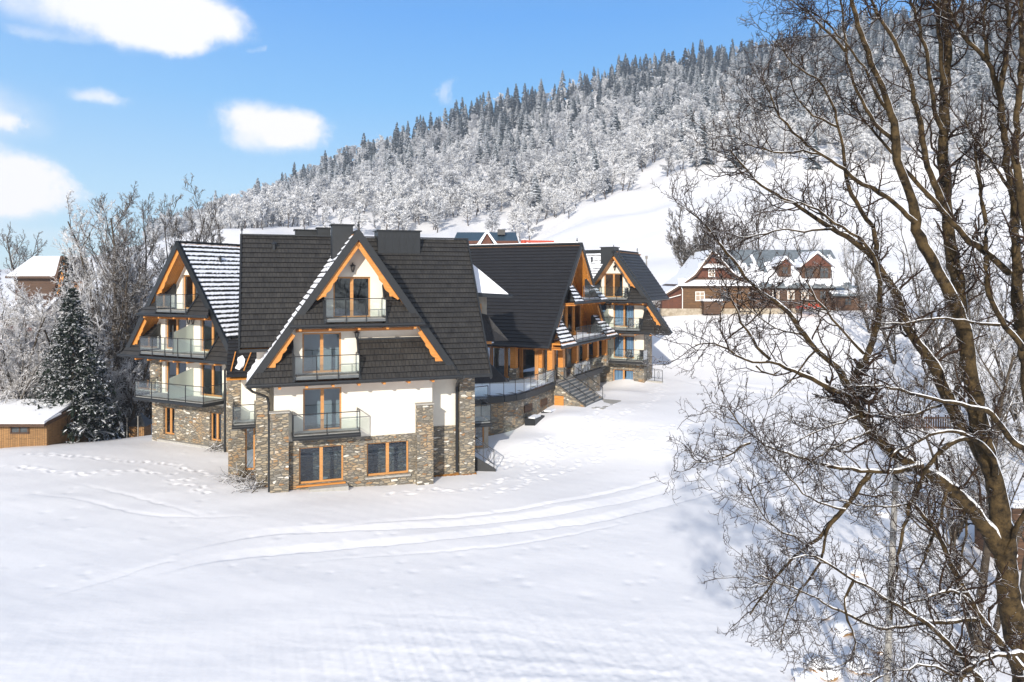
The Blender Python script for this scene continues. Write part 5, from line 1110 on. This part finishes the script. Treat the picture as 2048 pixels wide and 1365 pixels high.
r=root('snowy_chalet',P3(85,640,Y),'brown chalet with broad snow covered roof and orange gable at far left','house')
m=MB(); pbox(m,30,112,549,660,Y,7); m.build('wall','timber_brown',r)
(x0,z0),(x1,_)=xz(20,553,Y),xz(118,553,Y); zt=(560-516)/1440*(Y+5); m=MB(); m.hexa([(x0,Y-1,z0-.3),(x1,Y-1,z0-.3),(x1,Y+5,zt-.3),(x0,Y+5,zt-.3),(x0,Y-1,z0),(x1,Y-1,z0),(x1,Y+5,zt),(x0,Y+5,zt)]); q=m.build('roof','timber_brown',r)
m=MB(); m.hexa([(x0+.1,Y-.95,z0+.004),(x1-.1,Y-.95,z0+.004),(x1-.1,Y+4.9,zt+.004),(x0+.1,Y+4.9,zt+.004),(x0+.2,Y-.8,z0+.22),(x1-.2,Y-.8,z0+.22),(x1-.2,Y+4.8,zt+.25),(x0+.2,Y+4.8,zt+.25)]); m.build('roof_snow','snow_roof',q)
m=MB(); poly_prism(m,[xz(110,596,Y-3),xz(137,560,Y-3),xz(128,517,Y-3)],Y-2.9,Y+2); m.build('gable','soffit_wood',r)
m=MB(); a,b,c=xz(128,513,Y-3),xz(106,598,Y-3),xz(140,562,Y-3)
for p_,q_ in ((b,a),(a,c)): poly_prism(m,[p_,q_,(q_[0]-.35 if p_ is b else q_[0]+.3,q_[1]),(p_[0]-.35 if p_ is b else p_[0]+.3,p_[1])],Y-3.3,Y+2)
m.build('gable_roof','timber_brown',r)
r=root('striped_roof_house',P3(30,660,80),'small house with snow striped roof behind frosted branches at far left','house')
m=MB(); pbox(m,8,75,638,720,80,6); m.build('wall','timber_red',r); slab_roof(r,0,82,640,588,80,4,mat='timber_brown')
r=root('garden_kiosk',(P3(273,845,58)[0],58,gz(P3(273,845,58)[0],58)-.2),'little wooden box with dark pyramid roof beside the left wing','kiosk')
g_=gz(P3(273,845,58)[0],58); x_=P3(273,845,58)[0]; m=MB(); m.box(W0,x_-.6,x_+.6,58,59.2,g_-.3,g_+1.0); m.build('body','shed_wood',r)
m=MB(); c=(x_,58.6,g_+1.9); q=[(x_-.8,57.8,g_+.9),(x_+.8,57.8,g_+.9),(x_+.8,59.4,g_+.9),(x_-.8,59.4,g_+.9)]
for i in range(4): m.face([q[i],q[(i+1)%4],c])
m.face(q[::-1]); m.build('roof','trim',r)
def posts(us,Y,h,label,cat,r_=.05,mat='pole_grey',group=None):
    for u in us:
        x=(u-1024)/1440*Y; m=MB(); z=gz(x,Y); m.cyl((x,Y,z-.4),(x,Y,z+h),r_,7,r_*.8); m.box(W0,x-r_,x+r_,Y-r_,Y+r_,z+h,z+h+.05); o=m.build(cat.replace(' ','_'),mat,None,origin=(x,Y,z)); tag(o,label,cat,group)
posts((203,212,254,276),57,1.6,'thin grey fence post in the snow beneath the spruce beside the left wing','fence post',group='fence posts by the left wing')
x=(1293-1024)/1440*96; z=gz(x,96); m=MB(); m.cyl((x,96,z-.5),(x,96,(560-515)/1440*96),.12,8,.09); m.box(W0,x-.16,x+.16,95.9,96.1,(560-518)/1440*96,(560-512)/1440*96); o=m.build('utility_pole','pole_grey',None,origin=(x,96,z)); tag(o,'tall grey utility pole between the right wing and the log cottage','pole')
r=root('picket_fence',(P3(136,872,54)[0],54,gz(P3(136,872,54)[0],54)),'short brown picket fence panel at the foot of the snowy spruce','fence')
x0=P3(126,0,54)[0]; m=MB()
for i in range(6): m.box(W0,x0+i*.16,x0+i*.16+.11,54,54.03,gz(x0,54)-.2,gz(x0,54)+.95+.06*math.sin(i*2))
m.build('picket','shed_wood',r); m=MB(); m.box(W0,x0-.1,x0+1.0,54.031,54.07,gz(x0,54)+.25,gz(x0,54)+.35); m.box(W0,x0-.1,x0+1.0,54.031,54.07,gz(x0,54)+.7,gz(x0,54)+.8); m.build('rail','shed_wood',r)
x0=P3(117,0,54.5)[0]; z=gz(x0,54.5); m=MB(); m.cyl((x0,54.5,z-.2),(x0,54.5,z+.75),.28,12,.34); m.cyl((x0,54.5,z+.75),(x0,54.5,z+.82),.37,12,.3); o=m.build('waste_bin','chair_black',None,origin=(x0,54.5,z)); tag(o,'black bin standing left of the short picket fence','bin')
# low fences and hut on the right, behind the large tree
def at_ground(u,v): a,b=onground(u,v); return float(a),float(b)
bx,by=at_ground(1850,858)
r=root('wooden_rack',(bx,by,gz(bx,by)),'snowy rack of upright brown slats on the slope behind the large tree','rack')
m=MB(); 
for i in range(22): m.box(W0,bx-1.9+i*.18,bx-1.9+i*.18+.09,by,by+.06,gz(bx,by)-.1,gz(bx,by)+.95+.1*math.sin(i*1.7))
m.build('slat','timber_brown',r); m=MB(); m.box(W0,bx-2.1,bx+2.1,by-.06,by-.001,gz(bx,by)+.75,gz(bx,by)+.87); m.box(W0,bx-2.1,bx+2.1,by-.06,by-.001,gz(bx,by)+.05,gz(bx,by)+.15); m.build('rail','timber_brown',r)
zg_=gz(22.5,30.5); r=root('timber_hut',(22.5,30.5,zg_),'dark timber hut with snow on top at the right edge behind the trunk','hut')
m=MB(); m.box(W0,21.2,26,30.5,33,zg_-.6,-9.75); m.build('wall','timber_brown',r)
m=MB(); m.box(W0,21.0,26.2,30.2,33.3,-9.749,-9.6); q=m.build('roof','timber_brown',r)
m=MB(); m.hexa([(21.05,30.25,-9.599),(26.2,30.25,-9.599),(26.2,33.2,-9.599),(21.05,33.2,-9.599),(21.2,30.4,-9.3),(26.1,30.4,-9.3),(26.1,33,-9.25),(21.2,33,-9.25)]); m.build('roof_snow','snow_roof',q)
# snow capped lumps of earth
def boulder(u,v,s,seed,label):
    x,y=at_ground(u,v); rng=np.random.RandomState(seed); import bmesh
    bm=bmesh.new(); bmesh.ops.create_icosphere(bm,subdivisions=4,radius=1)
    off_=rng.uniform(0,50,3)
    for q in bm.verts:
        p=np.array(q.co); n=.16*math.sin(p[0]*3+off_[0])*math.cos(p[1]*2.6+off_[1])+.10*math.sin(p[2]*5+p[0]*4+off_[2])+.05*math.sin(p[1]*9+p[2]*8+off_[0]); q.co*=1+n; q.co.z*=.62
    me=bpy.data.meshes.new('snowy_boulder'); bm.to_mesh(me); bm.free(); me.materials.append(MATS['boulder']); 
    for p in me.polygons: p.use_smooth=True
    o=bpy.data.objects.new('snowy_boulder',me); C.objects.link(o); o.location=(x,y,gz(x,y)+s*.15); o.scale=(s,s,s); o.rotation_euler=(0,0,rng.uniform(0,6)); tag(o,label,'boulder')
mat_cover('boulder',(.25,.13,.05),(.45,.28,.13),-.25,.12,4,nscale=3,amt=.8)
boulder(1765,1032,.34,1,'single snow capped lump with tan underside, the uppermost one right of the field')
boulder(1690,1262,.42,2,'snow covered lump under the low branches, above the pile at bottom right')
boulder(1650,1345,.45,3,'snow covered lump at the left of the bottom right pile'); boulder(1720,1335,.50,4,'larger snow covered lump with tan spot near the grey pole foot')
boulder(1610,1362,.30,5,'small snow lump on the very bottom edge left of the pile'); boulder(1715,1150,.30,6,'rounded snow lump beside the upper part of the slender pole')
boulder(1755,1300,.30,7,'small snow lump touching the slender pole'); boulder(1650,1235,.28,8,'small snow lump farthest left among the low branches')
# brushwood at the corner between wings
def brush(x,y,seed,label,n=26,s=1.0):
    rng=np.random.RandomState(seed); z=gz(x,y); p=np.stack([x+rng.normal(0,.35*s,n),y+rng.normal(0,.3*s,n),np.full(n,z)+rng.uniform(0,.25,n)],-1); d=unit(np.stack([rng.normal(0,1,n),rng.normal(0,.6,n),rng.uniform(.1,.8,n)],-1)); pts=[p]; 
    for k in range(4): d=unit(d+rng.normal(0,.3,(n,3))-np.array([0,0,.12])); pts.append(pts[-1]+d*.28*s)
    P=np.stack(pts,1); R=np.full((n,5),.022)*np.linspace(1,.4,5)[None]; V,F=tubes(P,R,4); o=npmesh('brushwood_heap',V,F,'bark_snow',loc=(x,y,z)); tag(o,label,'brushwood')
x,y=A.p(-6.1,4.2,0)[:2]; brush(x,y,1,'brown heap of cut branches in the corner between left and front wings',60,1.3)
x,y=A.p(-5.5,1.7,0)[:2]; brush(x,y,2,'small brown twig heap against the left corner of the front wing',40,.9)
x,y=B.p(3.0,.9,0)[:2]; brush(x,y,3,'dry twig heap under the cellar window of the left wing',40,.8)

# ------------------------------------------------------------------ trees on the left
def UX(u,y): return (u-1024)/1440*y
bare_tree(UX(258,63),63,20.5,101,'tallest bare tree with forked trunk close behind the left wing',trunk_r=.30,stems=3,spread=.09,m=(13,9,8,6),lens=(.42,.5,.5,.5),crown='bare_twigs',up=.22,rmin=(.035,.024,.019,.016),u0=.3)
bare_tree(UX(205,66),66,20.5,102,'tall frosted tree with dark top left of the forked tree',trunk_r=.28,stems=3,spread=.10,m=(13,9,8,6),lens=(.42,.5,.5,.5),crown='frost_twigs',up=.20,rmin=(.035,.024,.019,.016))
bare_tree(UX(298,72),72,20.0,103,'bare tree with rounded dark crown above the left wing roof edge',trunk_r=.27,stems=3,spread=.08,m=(12,9,8,5),lens=(.40,.5,.5,.5),crown='bare_twigs',up=.22,rmin=(.04,.026,.020,.016))
bare_tree(UX(372,78),78,21,104,'bare tree with dense brown crown directly behind the left gable',trunk_r=.28,stems=4,spread=.10,m=(12,9,8,5),lens=(.40,.5,.5,.5),crown='bare_twigs',up=.22,rmin=(.04,.028,.021,.017))
bare_tree(UX(415,84),84,19.0,105,'slimmer bare tree right of the one behind the left gable',trunk_r=.20,stems=2,spread=.08,m=(10,8,7,4),lens=(.36,.5,.5,.5),crown='bare_twigs',up=.22,rmin=(.04,.028,.021,.017))
for i,(u,y,h,mt,lab) in enumerate([(170,62,13,'frost_twigs','frosted tree between the spruce top and the tall forked tree'),(250,60,9,'frost_twigs','low frosted tree just left of the left wing balconies'),(222,64,8,'bare_twigs','low dark shrubby tree before the stone house'),
      (60,58,10.5,'willow_twigs','frosted weeping tree behind the shed'),(0,55,11,'willow_twigs','frosted weeping tree at the very left edge'),(-50,60,15,'willow_twigs','frosted tree cut by the left edge of the picture'),(100,68,11.5,'frost_twigs','frosted tree left of the spruce tip before the chalet'),
      (30,70,9,'frost_twigs','frosted tree below the chalet roof at far left'),(95,60,9,'willow_twigs','low bushy frosted tree between shed roof and spruce'),(15,60,8,'willow_twigs','low frosted bush above the shed roof'),(285,61,6.5,'bare_twigs','drooping dark shrub beside the lowest left balcony'),(60,80,8.5,'frost_twigs','pale frosted tree amid the far left thicket'),(158,80,10,'frost_twigs','pale frosted tree behind the spruce')]):
    bare_tree(UX(u,y),y,h,120+i,lab,trunk_r=.2,stems=3,spread=.3,m=(10,9,8,5),lens=(.55,.55,.55,.5),crown=mt,up=.08,droop=.25 if 'willow' in mt else .08,u0=.15,rmin=(.04,.024,.018,.015))
bare_tree(UX(38,150),150,14,140,'lone bare tree with fan shaped crown on the skyline above the chalet',trunk_r=.3,stems=3,m=(8,7,6,4),crown='bare_twigs',rmin=(.08,.05,.03,.02),zoff=2.5)
for i,u in enumerate((-20,80,110)): bare_tree(UX(u,165),165,7,141+i,['hazy bare tree at the far left skyline','hazy bare tree right of the lone fan shaped tree','small hazy bare tree left of the twin spruces'][i],trunk_r=.25,stems=3,m=(8,6,6,3),crown='bare_twigs',rmin=(.08,.05,.04,.03),zoff=1.5)
spruce(UX(146,55),55,12.2,201,'large dark spruce laden with snow left of the hotel',rad=.31,whorls=36,per=12)
spruce(UX(185,59),59,8.2,202,'smaller leaning spruce just right of the large spruce',rad=.33,whorls=26,per=10)
spruce(UX(128,95),95,14.5,203,'distant dark spruce, left of the twin tops beyond the chalet',rad=.17,whorls=26,per=9); spruce(UX(140,97),97,14.8,204,'distant dark spruce, right of the twin tops beyond the chalet',rad=.17,whorls=26,per=9)
spruce(UX(108,74),74,8,205,'dark young spruce below the orange chalet gable',rad=.3,whorls=20,per=9)
# ------------------------------------------------------------------ trees on the right, middle distance
bare_tree(UX(1388,108),108,13.2,301,'round crowned bare tree with many upright stems behind the log cottage',trunk_r=.3,stems=7,spread=.30,m=(11,9,8,6),lens=(.5,.55,.55,.5),crown='bare_twigs',up=.25,u0=.12,rmin=(.08,.045,.032,.024),angle=.55)
bare_tree(UX(1460,118),118,13,302,'tall bare tree rising behind the cottage gable',trunk_r=.22,stems=3,m=(9,7,6,4),crown='bare_twigs',rmin=(.06,.035,.022,.016),up=.2)
bare_tree(UX(1512,124),124,16,303,'tall reddish bare tree behind the farmhouse roof',trunk_r=.22,stems=3,m=(9,7,6,4),crown='bare_twigs',rmin=(.06,.035,.022,.016),up=.22)
bare_tree(UX(1312,98),98,4.6,304,'small frosted fruit tree between the right wing and log cottage',trunk_r=.1,stems=3,m=(8,6,5,3),crown='frost_twigs',rmin=(.04,.03,.022,.018)); bare_tree(UX(1345,105),105,4.2,305,'small frosted tree left of the cottage annex',trunk_r=.1,stems=3,m=(8,6,5,3),crown='frost_twigs',rmin=(.04,.03,.022,.018))
spruce(UX(1226,104),104,9.5,306,'bushy young pine showing above the right wing roof',rad=.3,whorls=18,per=10)
for i,(u,y,h,st,mt,lab) in enumerate([(1960,24,11,3,'bare_twigs','tangled brown tree behind the main trunk fork'),(2030,27,12,3,'bare_twigs','tangled brown tree at the right edge behind the trunk'),(1790,78,9,3,'bare_twigs','brown shrubby tree right of the farm outbuilding'),(1850,70,10,4,'bare_twigs','dense brown shrubby tree uphill of the slatted rack'),
      (1900,60,10,4,'bare_twigs','dense brown thicket tree behind the leaning limb'),(1980,50,9,4,'frost_twigs','snowy thicket tree right of the slatted rack'),(2060,45,10,4,'frost_twigs','snowy tree half out of the picture at right'),(1740,88,9,3,'bare_twigs','brown tree between outbuilding and meadow'),
      (1930,85,13,3,'bare_twigs','tall brown tree on the slope at far right'),(2010,80,13,3,'bare_twigs','tall brown tree nearest the right edge on the slope'),(1845,95,13,3,'frost_twigs','pale tree upslope behind the brown thicket'),(1905,34,7,4,'frost_twigs','snow laden bush at the foot of the slope'),(1700,125,12,3,'frost_twigs','pale frosted tree upslope beyond the outbuilding'),(1620,130,13,3,'frost_twigs','pale frosted tree beyond the farmhouse dormers')]):
    bare_tree(UX(u,y),y,h,320+i,lab,trunk_r=.17 if y>40 else .16,stems=st,spread=.28,m=(9,8,7,4) if y>30 else (9,8,6,4),lens=(.5,.5,.5,.5),crown=mt,up=.1,u0=.2,rmin=(.03,.018,.012,.009) if y<50 else (.05,.028,.018,.014))

# ------------------------------------------------------------------ the large tree in the foreground (right)
rngF=np.random.RandomState(5)
LIMBS=[ # points in the photograph's pixels, radius in pixels at both ends, distance at both ends
 ([(2075,1500),(2040,1294),(2016,1190),(2012,1110),(1995,985),(1977,924),(1964,865),(1950,800),(1936,720),(1930,660),(1909,605),(1889,571),(1868,527),(1844,486),(1830,444),(1827,400),(1810,363),(1793,328),(1793,291),(1789,239),(1765,171),(1745,137),(1724,68),(1700,0),(1690,-60)],38,4,13,12.4,0),
 ([(2014,1115),(1988,1081),(1960,1040),(1930,1006),(1895,972),(1844,941),(1817,927),(1772,893),(1741,862),(1717,831),(1704,793),(1700,776)],24,13,13,12.2,1),
 ([(1700,776),(1690,756),(1670,728),(1632,701),(1608,670),(1587,633),(1553,605),(1519,585),(1492,557),(1468,520),(1437,482),(1400,440),(1374,420)],11,2,12.2,11.2,1),
 ([(1700,776),(1728,718),(1745,694),(1755,657),(1764,616),(1759,571),(1755,530),(1738,492),(1711,468),(1673,451),(1642,421),(1600,405),(1560,400)],10,2,12.2,12.0,1),
 ([(1728,708),(1704,684),(1673,646),(1649,622),(1625,590),(1612,560)],5,2,12.2,12.6,1),
 ([(1704,797),(1673,783),(1622,756),(1567,735),(1540,718),(1512,732),(1468,711),(1457,694),(1416,681),(1390,690)],9,2,12.2,11.4,1),
 ([(1540,718),(1519,701),(1498,667),(1478,639),(1461,592),(1440,547)],5,1.5,11.8,11.2,1),
 ([(1512,732),(1527,745),(1545,750),(1560,742)],3,1.5,11.7,11.4,0),
 ([(1972,920),(1948,880),(1926,858),(1902,807),(1882,763),(1868,728),(1837,691),(1810,646),(1803,612),(1786,571),(1759,537),(1741,509),(1707,479),(1663,458),(1620,425),(1575,400),(1540,385),(1500,350),(1460,300)],21,2,13.2,12.2,1),
 ([(1755,530),(1752,475),(1751,458),(1731,434),(1711,410),(1690,349),(1687,308),(1680,256),(1663,205),(1646,164),(1587,133),(1553,82)],8,1.6,12.4,12.8,1),
 ([(1830,444),(1776,393),(1735,373),(1700,356),(1687,328),(1639,308),(1601,280),(1570,253),(1546,202),(1522,144)],8,1.6,12.6,12.0,1),
 ([(2019,547),(1984,513),(1930,475),(1902,441),(1861,393),(1827,359),(1803,332),(1780,300),(1752,270),(1720,230),(1700,200)],10,3,13.6,13.2,1),
 ([(1793,291),(1760,255),(1741,239),(1725,200),(1707,171),(1690,103),(1690,34),(1673,-20)],6,2,12.6,12.8,1),
 ([(1940,760),(1926,650),(1915,560),(1902,511),(1893,428),(1886,308),(1892,171),(1895,0),(1895,-80)],19,10,14.2,14.2,1),
 ([(1893,428),(1882,397),(1858,342),(1847,291),(1841,239),(1823,188),(1823,154),(1796,103),(1793,79),(1765,51),(1741,0),(1730,-40)],10,3,14,13.5,1),
 ([(1886,260),(1868,225),(1862,160),(1850,90),(1830,30),(1815,-30)],7,3,14,13.8,1),
 ([(1892,200),(1880,90),(1875,0),(1870,-50)],7,4,14,13.8,1),
 ([(2075,900),(2048,700),(2036,605),(2032,537),(2029,393),(2012,342),(2012,274),(1998,188),(1977,120),(1936,86),(1909,45),(1895,10)],20,4,13.6,13.4,1),
 ([(1998,188),(2018,86),(2016,34),(2006,-30)],8,4,13.4,13.2,1),
 ([(2090,620),(2060,480),(2046,420),(2030,330),(2034,230),(2046,120),(2040,20),(2046,-30)],13,5,12.6,12.4,1),
 ([(1977,120),(1965,60),(1975,0)],5,3,13.4,13.2,1),
 ([(1998,650),(1936,643),(1892,636),(1844,639),(1803,650),(1770,648)],5,2,12.4,11.8,1),
 ([(2060,905),(2012,872),(1998,845),(1988,828),(1947,814),(1882,804),(1827,787),(1759,769),(1711,773)],10,3,12.4,11.6,1),
 ([(1882,811),(1810,835),(1765,830),(1752,818)],5,2,12.2,11.8,1),
 ([(1990,950),(1984,903),(1943,876),(1909,855),(1854,872),(1803,900),(1780,915)],9,3,12.7,12.0,1),
 ([(1943,876),(1926,872),(1882,900),(1854,931),(1834,978),(1820,1013),(1810,1050),(1796,1088),(1800,1122),(1786,1149),(1789,1190),(1782,1240)],7,2.5,12.5,11.6,1),
 ([(1844,931),(1793,941),(1741,944),(1690,937),(1622,924),(1567,900),(1540,900),(1509,879),(1492,862),(1475,842),(1455,815)],9,1.6,12.2,11.2,1),
 ([(1500,886),(1475,900),(1447,913),(1406,930),(1385,925)],4,1.3,11.4,11.1,1),
 ([(1824,1005),(1793,1013),(1740,1013),(1707,1013),(1680,1000)],4,2,12.2,11.8,1),
 ([(1741,944),(1735,951),(1717,985),(1690,1019),(1656,1057),(1622,1095),(1574,1122),(1553,1156),(1533,1184),(1500,1230)],8,1.8,12.1,11.3,1),
 ([(2085,1400),(2043,1342),(2003,1289),(1968,1246),(1946,1209),(1917,1160),(1900,1130),(1885,1080),(1855,1040),(1824,1002)],16,4,12.4,11.9,1),
 ([(1960,1241),(1922,1238),(1869,1246),(1829,1249),(1781,1257),(1759,1262),(1719,1241),(1687,1222),(1652,1209),(1628,1192),(1588,1174),(1553,1168),(1520,1150)],8,1.8,12.3,11.2,1),
 ([(1985,1420),(1965,1365),(1928,1321),(1893,1283),(1869,1257),(1829,1230),(1789,1211),(1746,1179),(1708,1160),(1666,1136),(1636,1112),(1609,1107),(1575,1120)],11,2,11.8,11.0,1),
 ([(2080,1320),(2043,1305),(2003,1305),(1962,1318),(1930,1337),(1915,1380)],10,5,11.9,11.3,1),
 ([(1797,1211),(1815,1198),(1847,1200),(1877,1182),(1904,1176),(1930,1192),(1949,1214)],5,5,11.6,12.2,1),
 ([(2012,1110),(2025,1075),(2040,1040),(2065,1010)],8,6,12.8,12.5,0),
 ([(1708,1160),(1690,1190),(1680,1215),(1720,1290),(1700,1330),(1640,1340)],4,1.5,11.3,10.9,1),
 ([(1656,1057),(1650,1090),(1640,1140),(1600,1180),(1570,1230),(1560,1290)],4,1.3,11.6,11.0,1),
 ([(1915,1360),(1880,1330),(1830,1330),(1780,1345),(1740,1365)],5,2,11.4,10.8,1),
 ([(1622,1095),(1580,1070),(1540,1050),(1510,1010),(1495,970)],4,1.3,11.5,11.1,1),
 ([(1690,1019),(1640,1010),(1590,975),(1560,930),(1530,900)],4,1.3,11.8,11.3,1),
 ([(1632,701),(1600,735),(1560,790),(1530,800)],3,1.3,12,11.6,0),
 ([(1717,831),(1680,850),(1640,855),(1600,880)],4,1.5,12.1,11.7,1),
 ([(1741,862),(1700,880),(1650,900),(1600,950)],4,1.5,12.1,11.6,1),
 ([(1895,972),(1880,1040),(1850,1110),(1830,1160),(1845,1200)],5,1.6,12.6,12.2,1),
 ([(1930,1006),(1935,1080),(1915,1130),(1905,1200)],4,1.6,12.8,12.4,1),
 ([(1608,670),(1570,665),(1520,640),(1480,600)],3,1.3,11.9,11.5,1),
 ([(1663,458),(1610,465),(1560,455),(1500,480),(1460,470)],4,1.3,12.4,12.0,1),
 ([(1639,308),(1600,300),(1560,310),(1500,290),(1455,270)],4,1.3,12.3,11.9,1),
 ([(1680,256),(1640,240),(1600,215),(1580,160)],4,1.3,12.7,12.4,1),
 ([(1690,103),(1650,60),(1610,20),(1570,-10)],4,1.5,12.8,12.5,1),
 ([(1789,239),(1760,200),(1720,120),(1650,40),(1600,5)],5,1.5,12.6,12.3,1),
 ([(2029,393),(1990,330),(1960,300),(1930,240)],5,2,13.5,13.1,1),
 ([(2048,700),(2000,640),(1970,560),(1975,480),(1960,380),(1950,280)],9,4,13.2,13.4,1),
]
def smooth3(pts,K):
    P=np.array(pts,dtype=float); t=np.concatenate([[0],np.cumsum(np.linalg.norm(np.diff(P,axis=0),axis=1))]); t/=t[-1]; u=np.linspace(0,1,K); out=np.stack([np.interp(u,t,P[:,i]) for i in range(P.shape[1])],-1)
    for _ in range(2): out[1:-1]=(out[:-2]+2*out[1:-1]+out[2:])/4
    return out
def big_tree():
    rt=root('large_bare_tree',(9.6,13.2,gz(9.6,13.2)-.2),'large bare spreading tree with snow lined branches in the right foreground','tree')
    rl=tuple(rt.location); limbs=[]; bark=[]; crown=[]
    for n,(pts,r0,r1,y0,y1,tw) in enumerate(LIMBS):
        m=len(pts); ys=np.linspace(y0,y1,m); P=np.array([((u-1024)/1440*y,y,(560-v)/1440*y) for (u,v),y in zip(pts,ys)]); L=np.linalg.norm(np.diff(P,axis=0),axis=1).sum(); K=max(8,int(L/.16))
        P=smooth3(P,K); P[1:-1]+=rngF.normal(0,.012,(K-2,3)); s=np.linspace(0,1,K); f=s**.8
        R=(.77*(r0*(1-f)+r1*f)/1440*np.interp(s,[0,1],[y0,y1]))*(1+.07*np.sin(s*K*.55+n)+rngF.normal(0,.03,K)); V,F=tubes(P[None],R[None],10 if r0>9 else 7)
        bark.append((V,F))
        if not tw: continue
        m1=max(4,int(L*3.6)); big=np.clip(R.mean()*10,0,1)
        lf=.62/max(L,.6)*(1.45 if L>2.5 else 1.1)
        B1=sprout(rngF,P[None],R[None],m1,8,lf*1.15,.95,.30,.16,.12,.40,.0075,.6,lendecay=.25,maxr=.028); crown.append(tubes(*B1,5))
        tip=(P[-7:][None],np.maximum(R[-7:][None],.01)); T1=sprout(rngF,*tip,8,8,1.0,.7,.32,.06,.1,.7,.008,.6,lendecay=.1); crown.append(tubes(*T1,4))
        B1=(np.concatenate([B1[0],T1[0]]),np.concatenate([B1[1],T1[1]]))
        B2=sprout(rngF,*B1,7,7,.50,.95,.36,.10,.12,.6,.0050,.45,lendecay=.4); crown.append(tubes(*B2,4))
        B3=sprout(rngF,*B2,5,5,.42,.95,.40,.10,.2,.75,.0038,.35,lendecay=.3); crown.append(tubes(*B3,3))
        # hanging bud stalks
        
    V,F=merge(bark); npmesh('trunk',V-np.array(rl),F,'bark_snow',parent=rt,smooth=True)
    V,F=merge(crown); npmesh('crown',V-np.array(rl),F,'twig_snow',parent=rt)
big_tree()
x,y=UX(1783,18),18.; z=gz(x,y); m=MB(); m.cyl((x-.22,y,z-.3),(x+.12,y,(560-930)/1440*y),.10,9,.07); m.cyl((x+.12,y,(560-930)/1440*y),(x+.14,y,(560-900)/1440*y),.07,9,.03); o=m.build('slender_pole','pole_grey',None,origin=(x,y,z)); tag(o,'slender upright grey pole among the low branches at right','pole')
bare_tree(UX(1800,19),19,3.4,401,'thin twiggy sapling clinging to the slender grey pole',trunk_r=.04,stems=2,m=(9,7,5,3),crown='twig_snow',rmin=(.012,.008,.006,.005),u0=.1,name='sapling')
bare_tree(UX(1990,16),16,4.2,402,'thin bush of upright twigs at the foot of the large trunk',trunk_r=.03,stems=5,m=(8,6,5,3),crown='twig_snow',rmin=(.012,.008,.006,.005),u0=.1,name='sapling')

# ------------------------------------------------------------------ haze
HAZE=.00046
def haze():
    m=bpy.data.materials.new('haze'); m.use_nodes=True; nt=m.node_tree; nt.nodes.clear(); o=nn(nt,'ShaderNodeOutputMaterial'); v=nn(nt,'ShaderNodeVolumePrincipled')
    v.inputs['Color'].default_value=(.80,.88,1,1); v.inputs['Density'].default_value=HAZE; v.inputs['Anisotropy'].default_value=.2; nt.links.new(v.outputs[0],o.inputs['Volume']); MATS['haze']=m
    mb=MB(); mb.box(W0,-1030,1030,-300,1030,-90,430); h=mb.build('haze','haze',None); h['kind']='stuff'; h['label']='pale thin winter haze filling the valley'
if HAZE: haze()
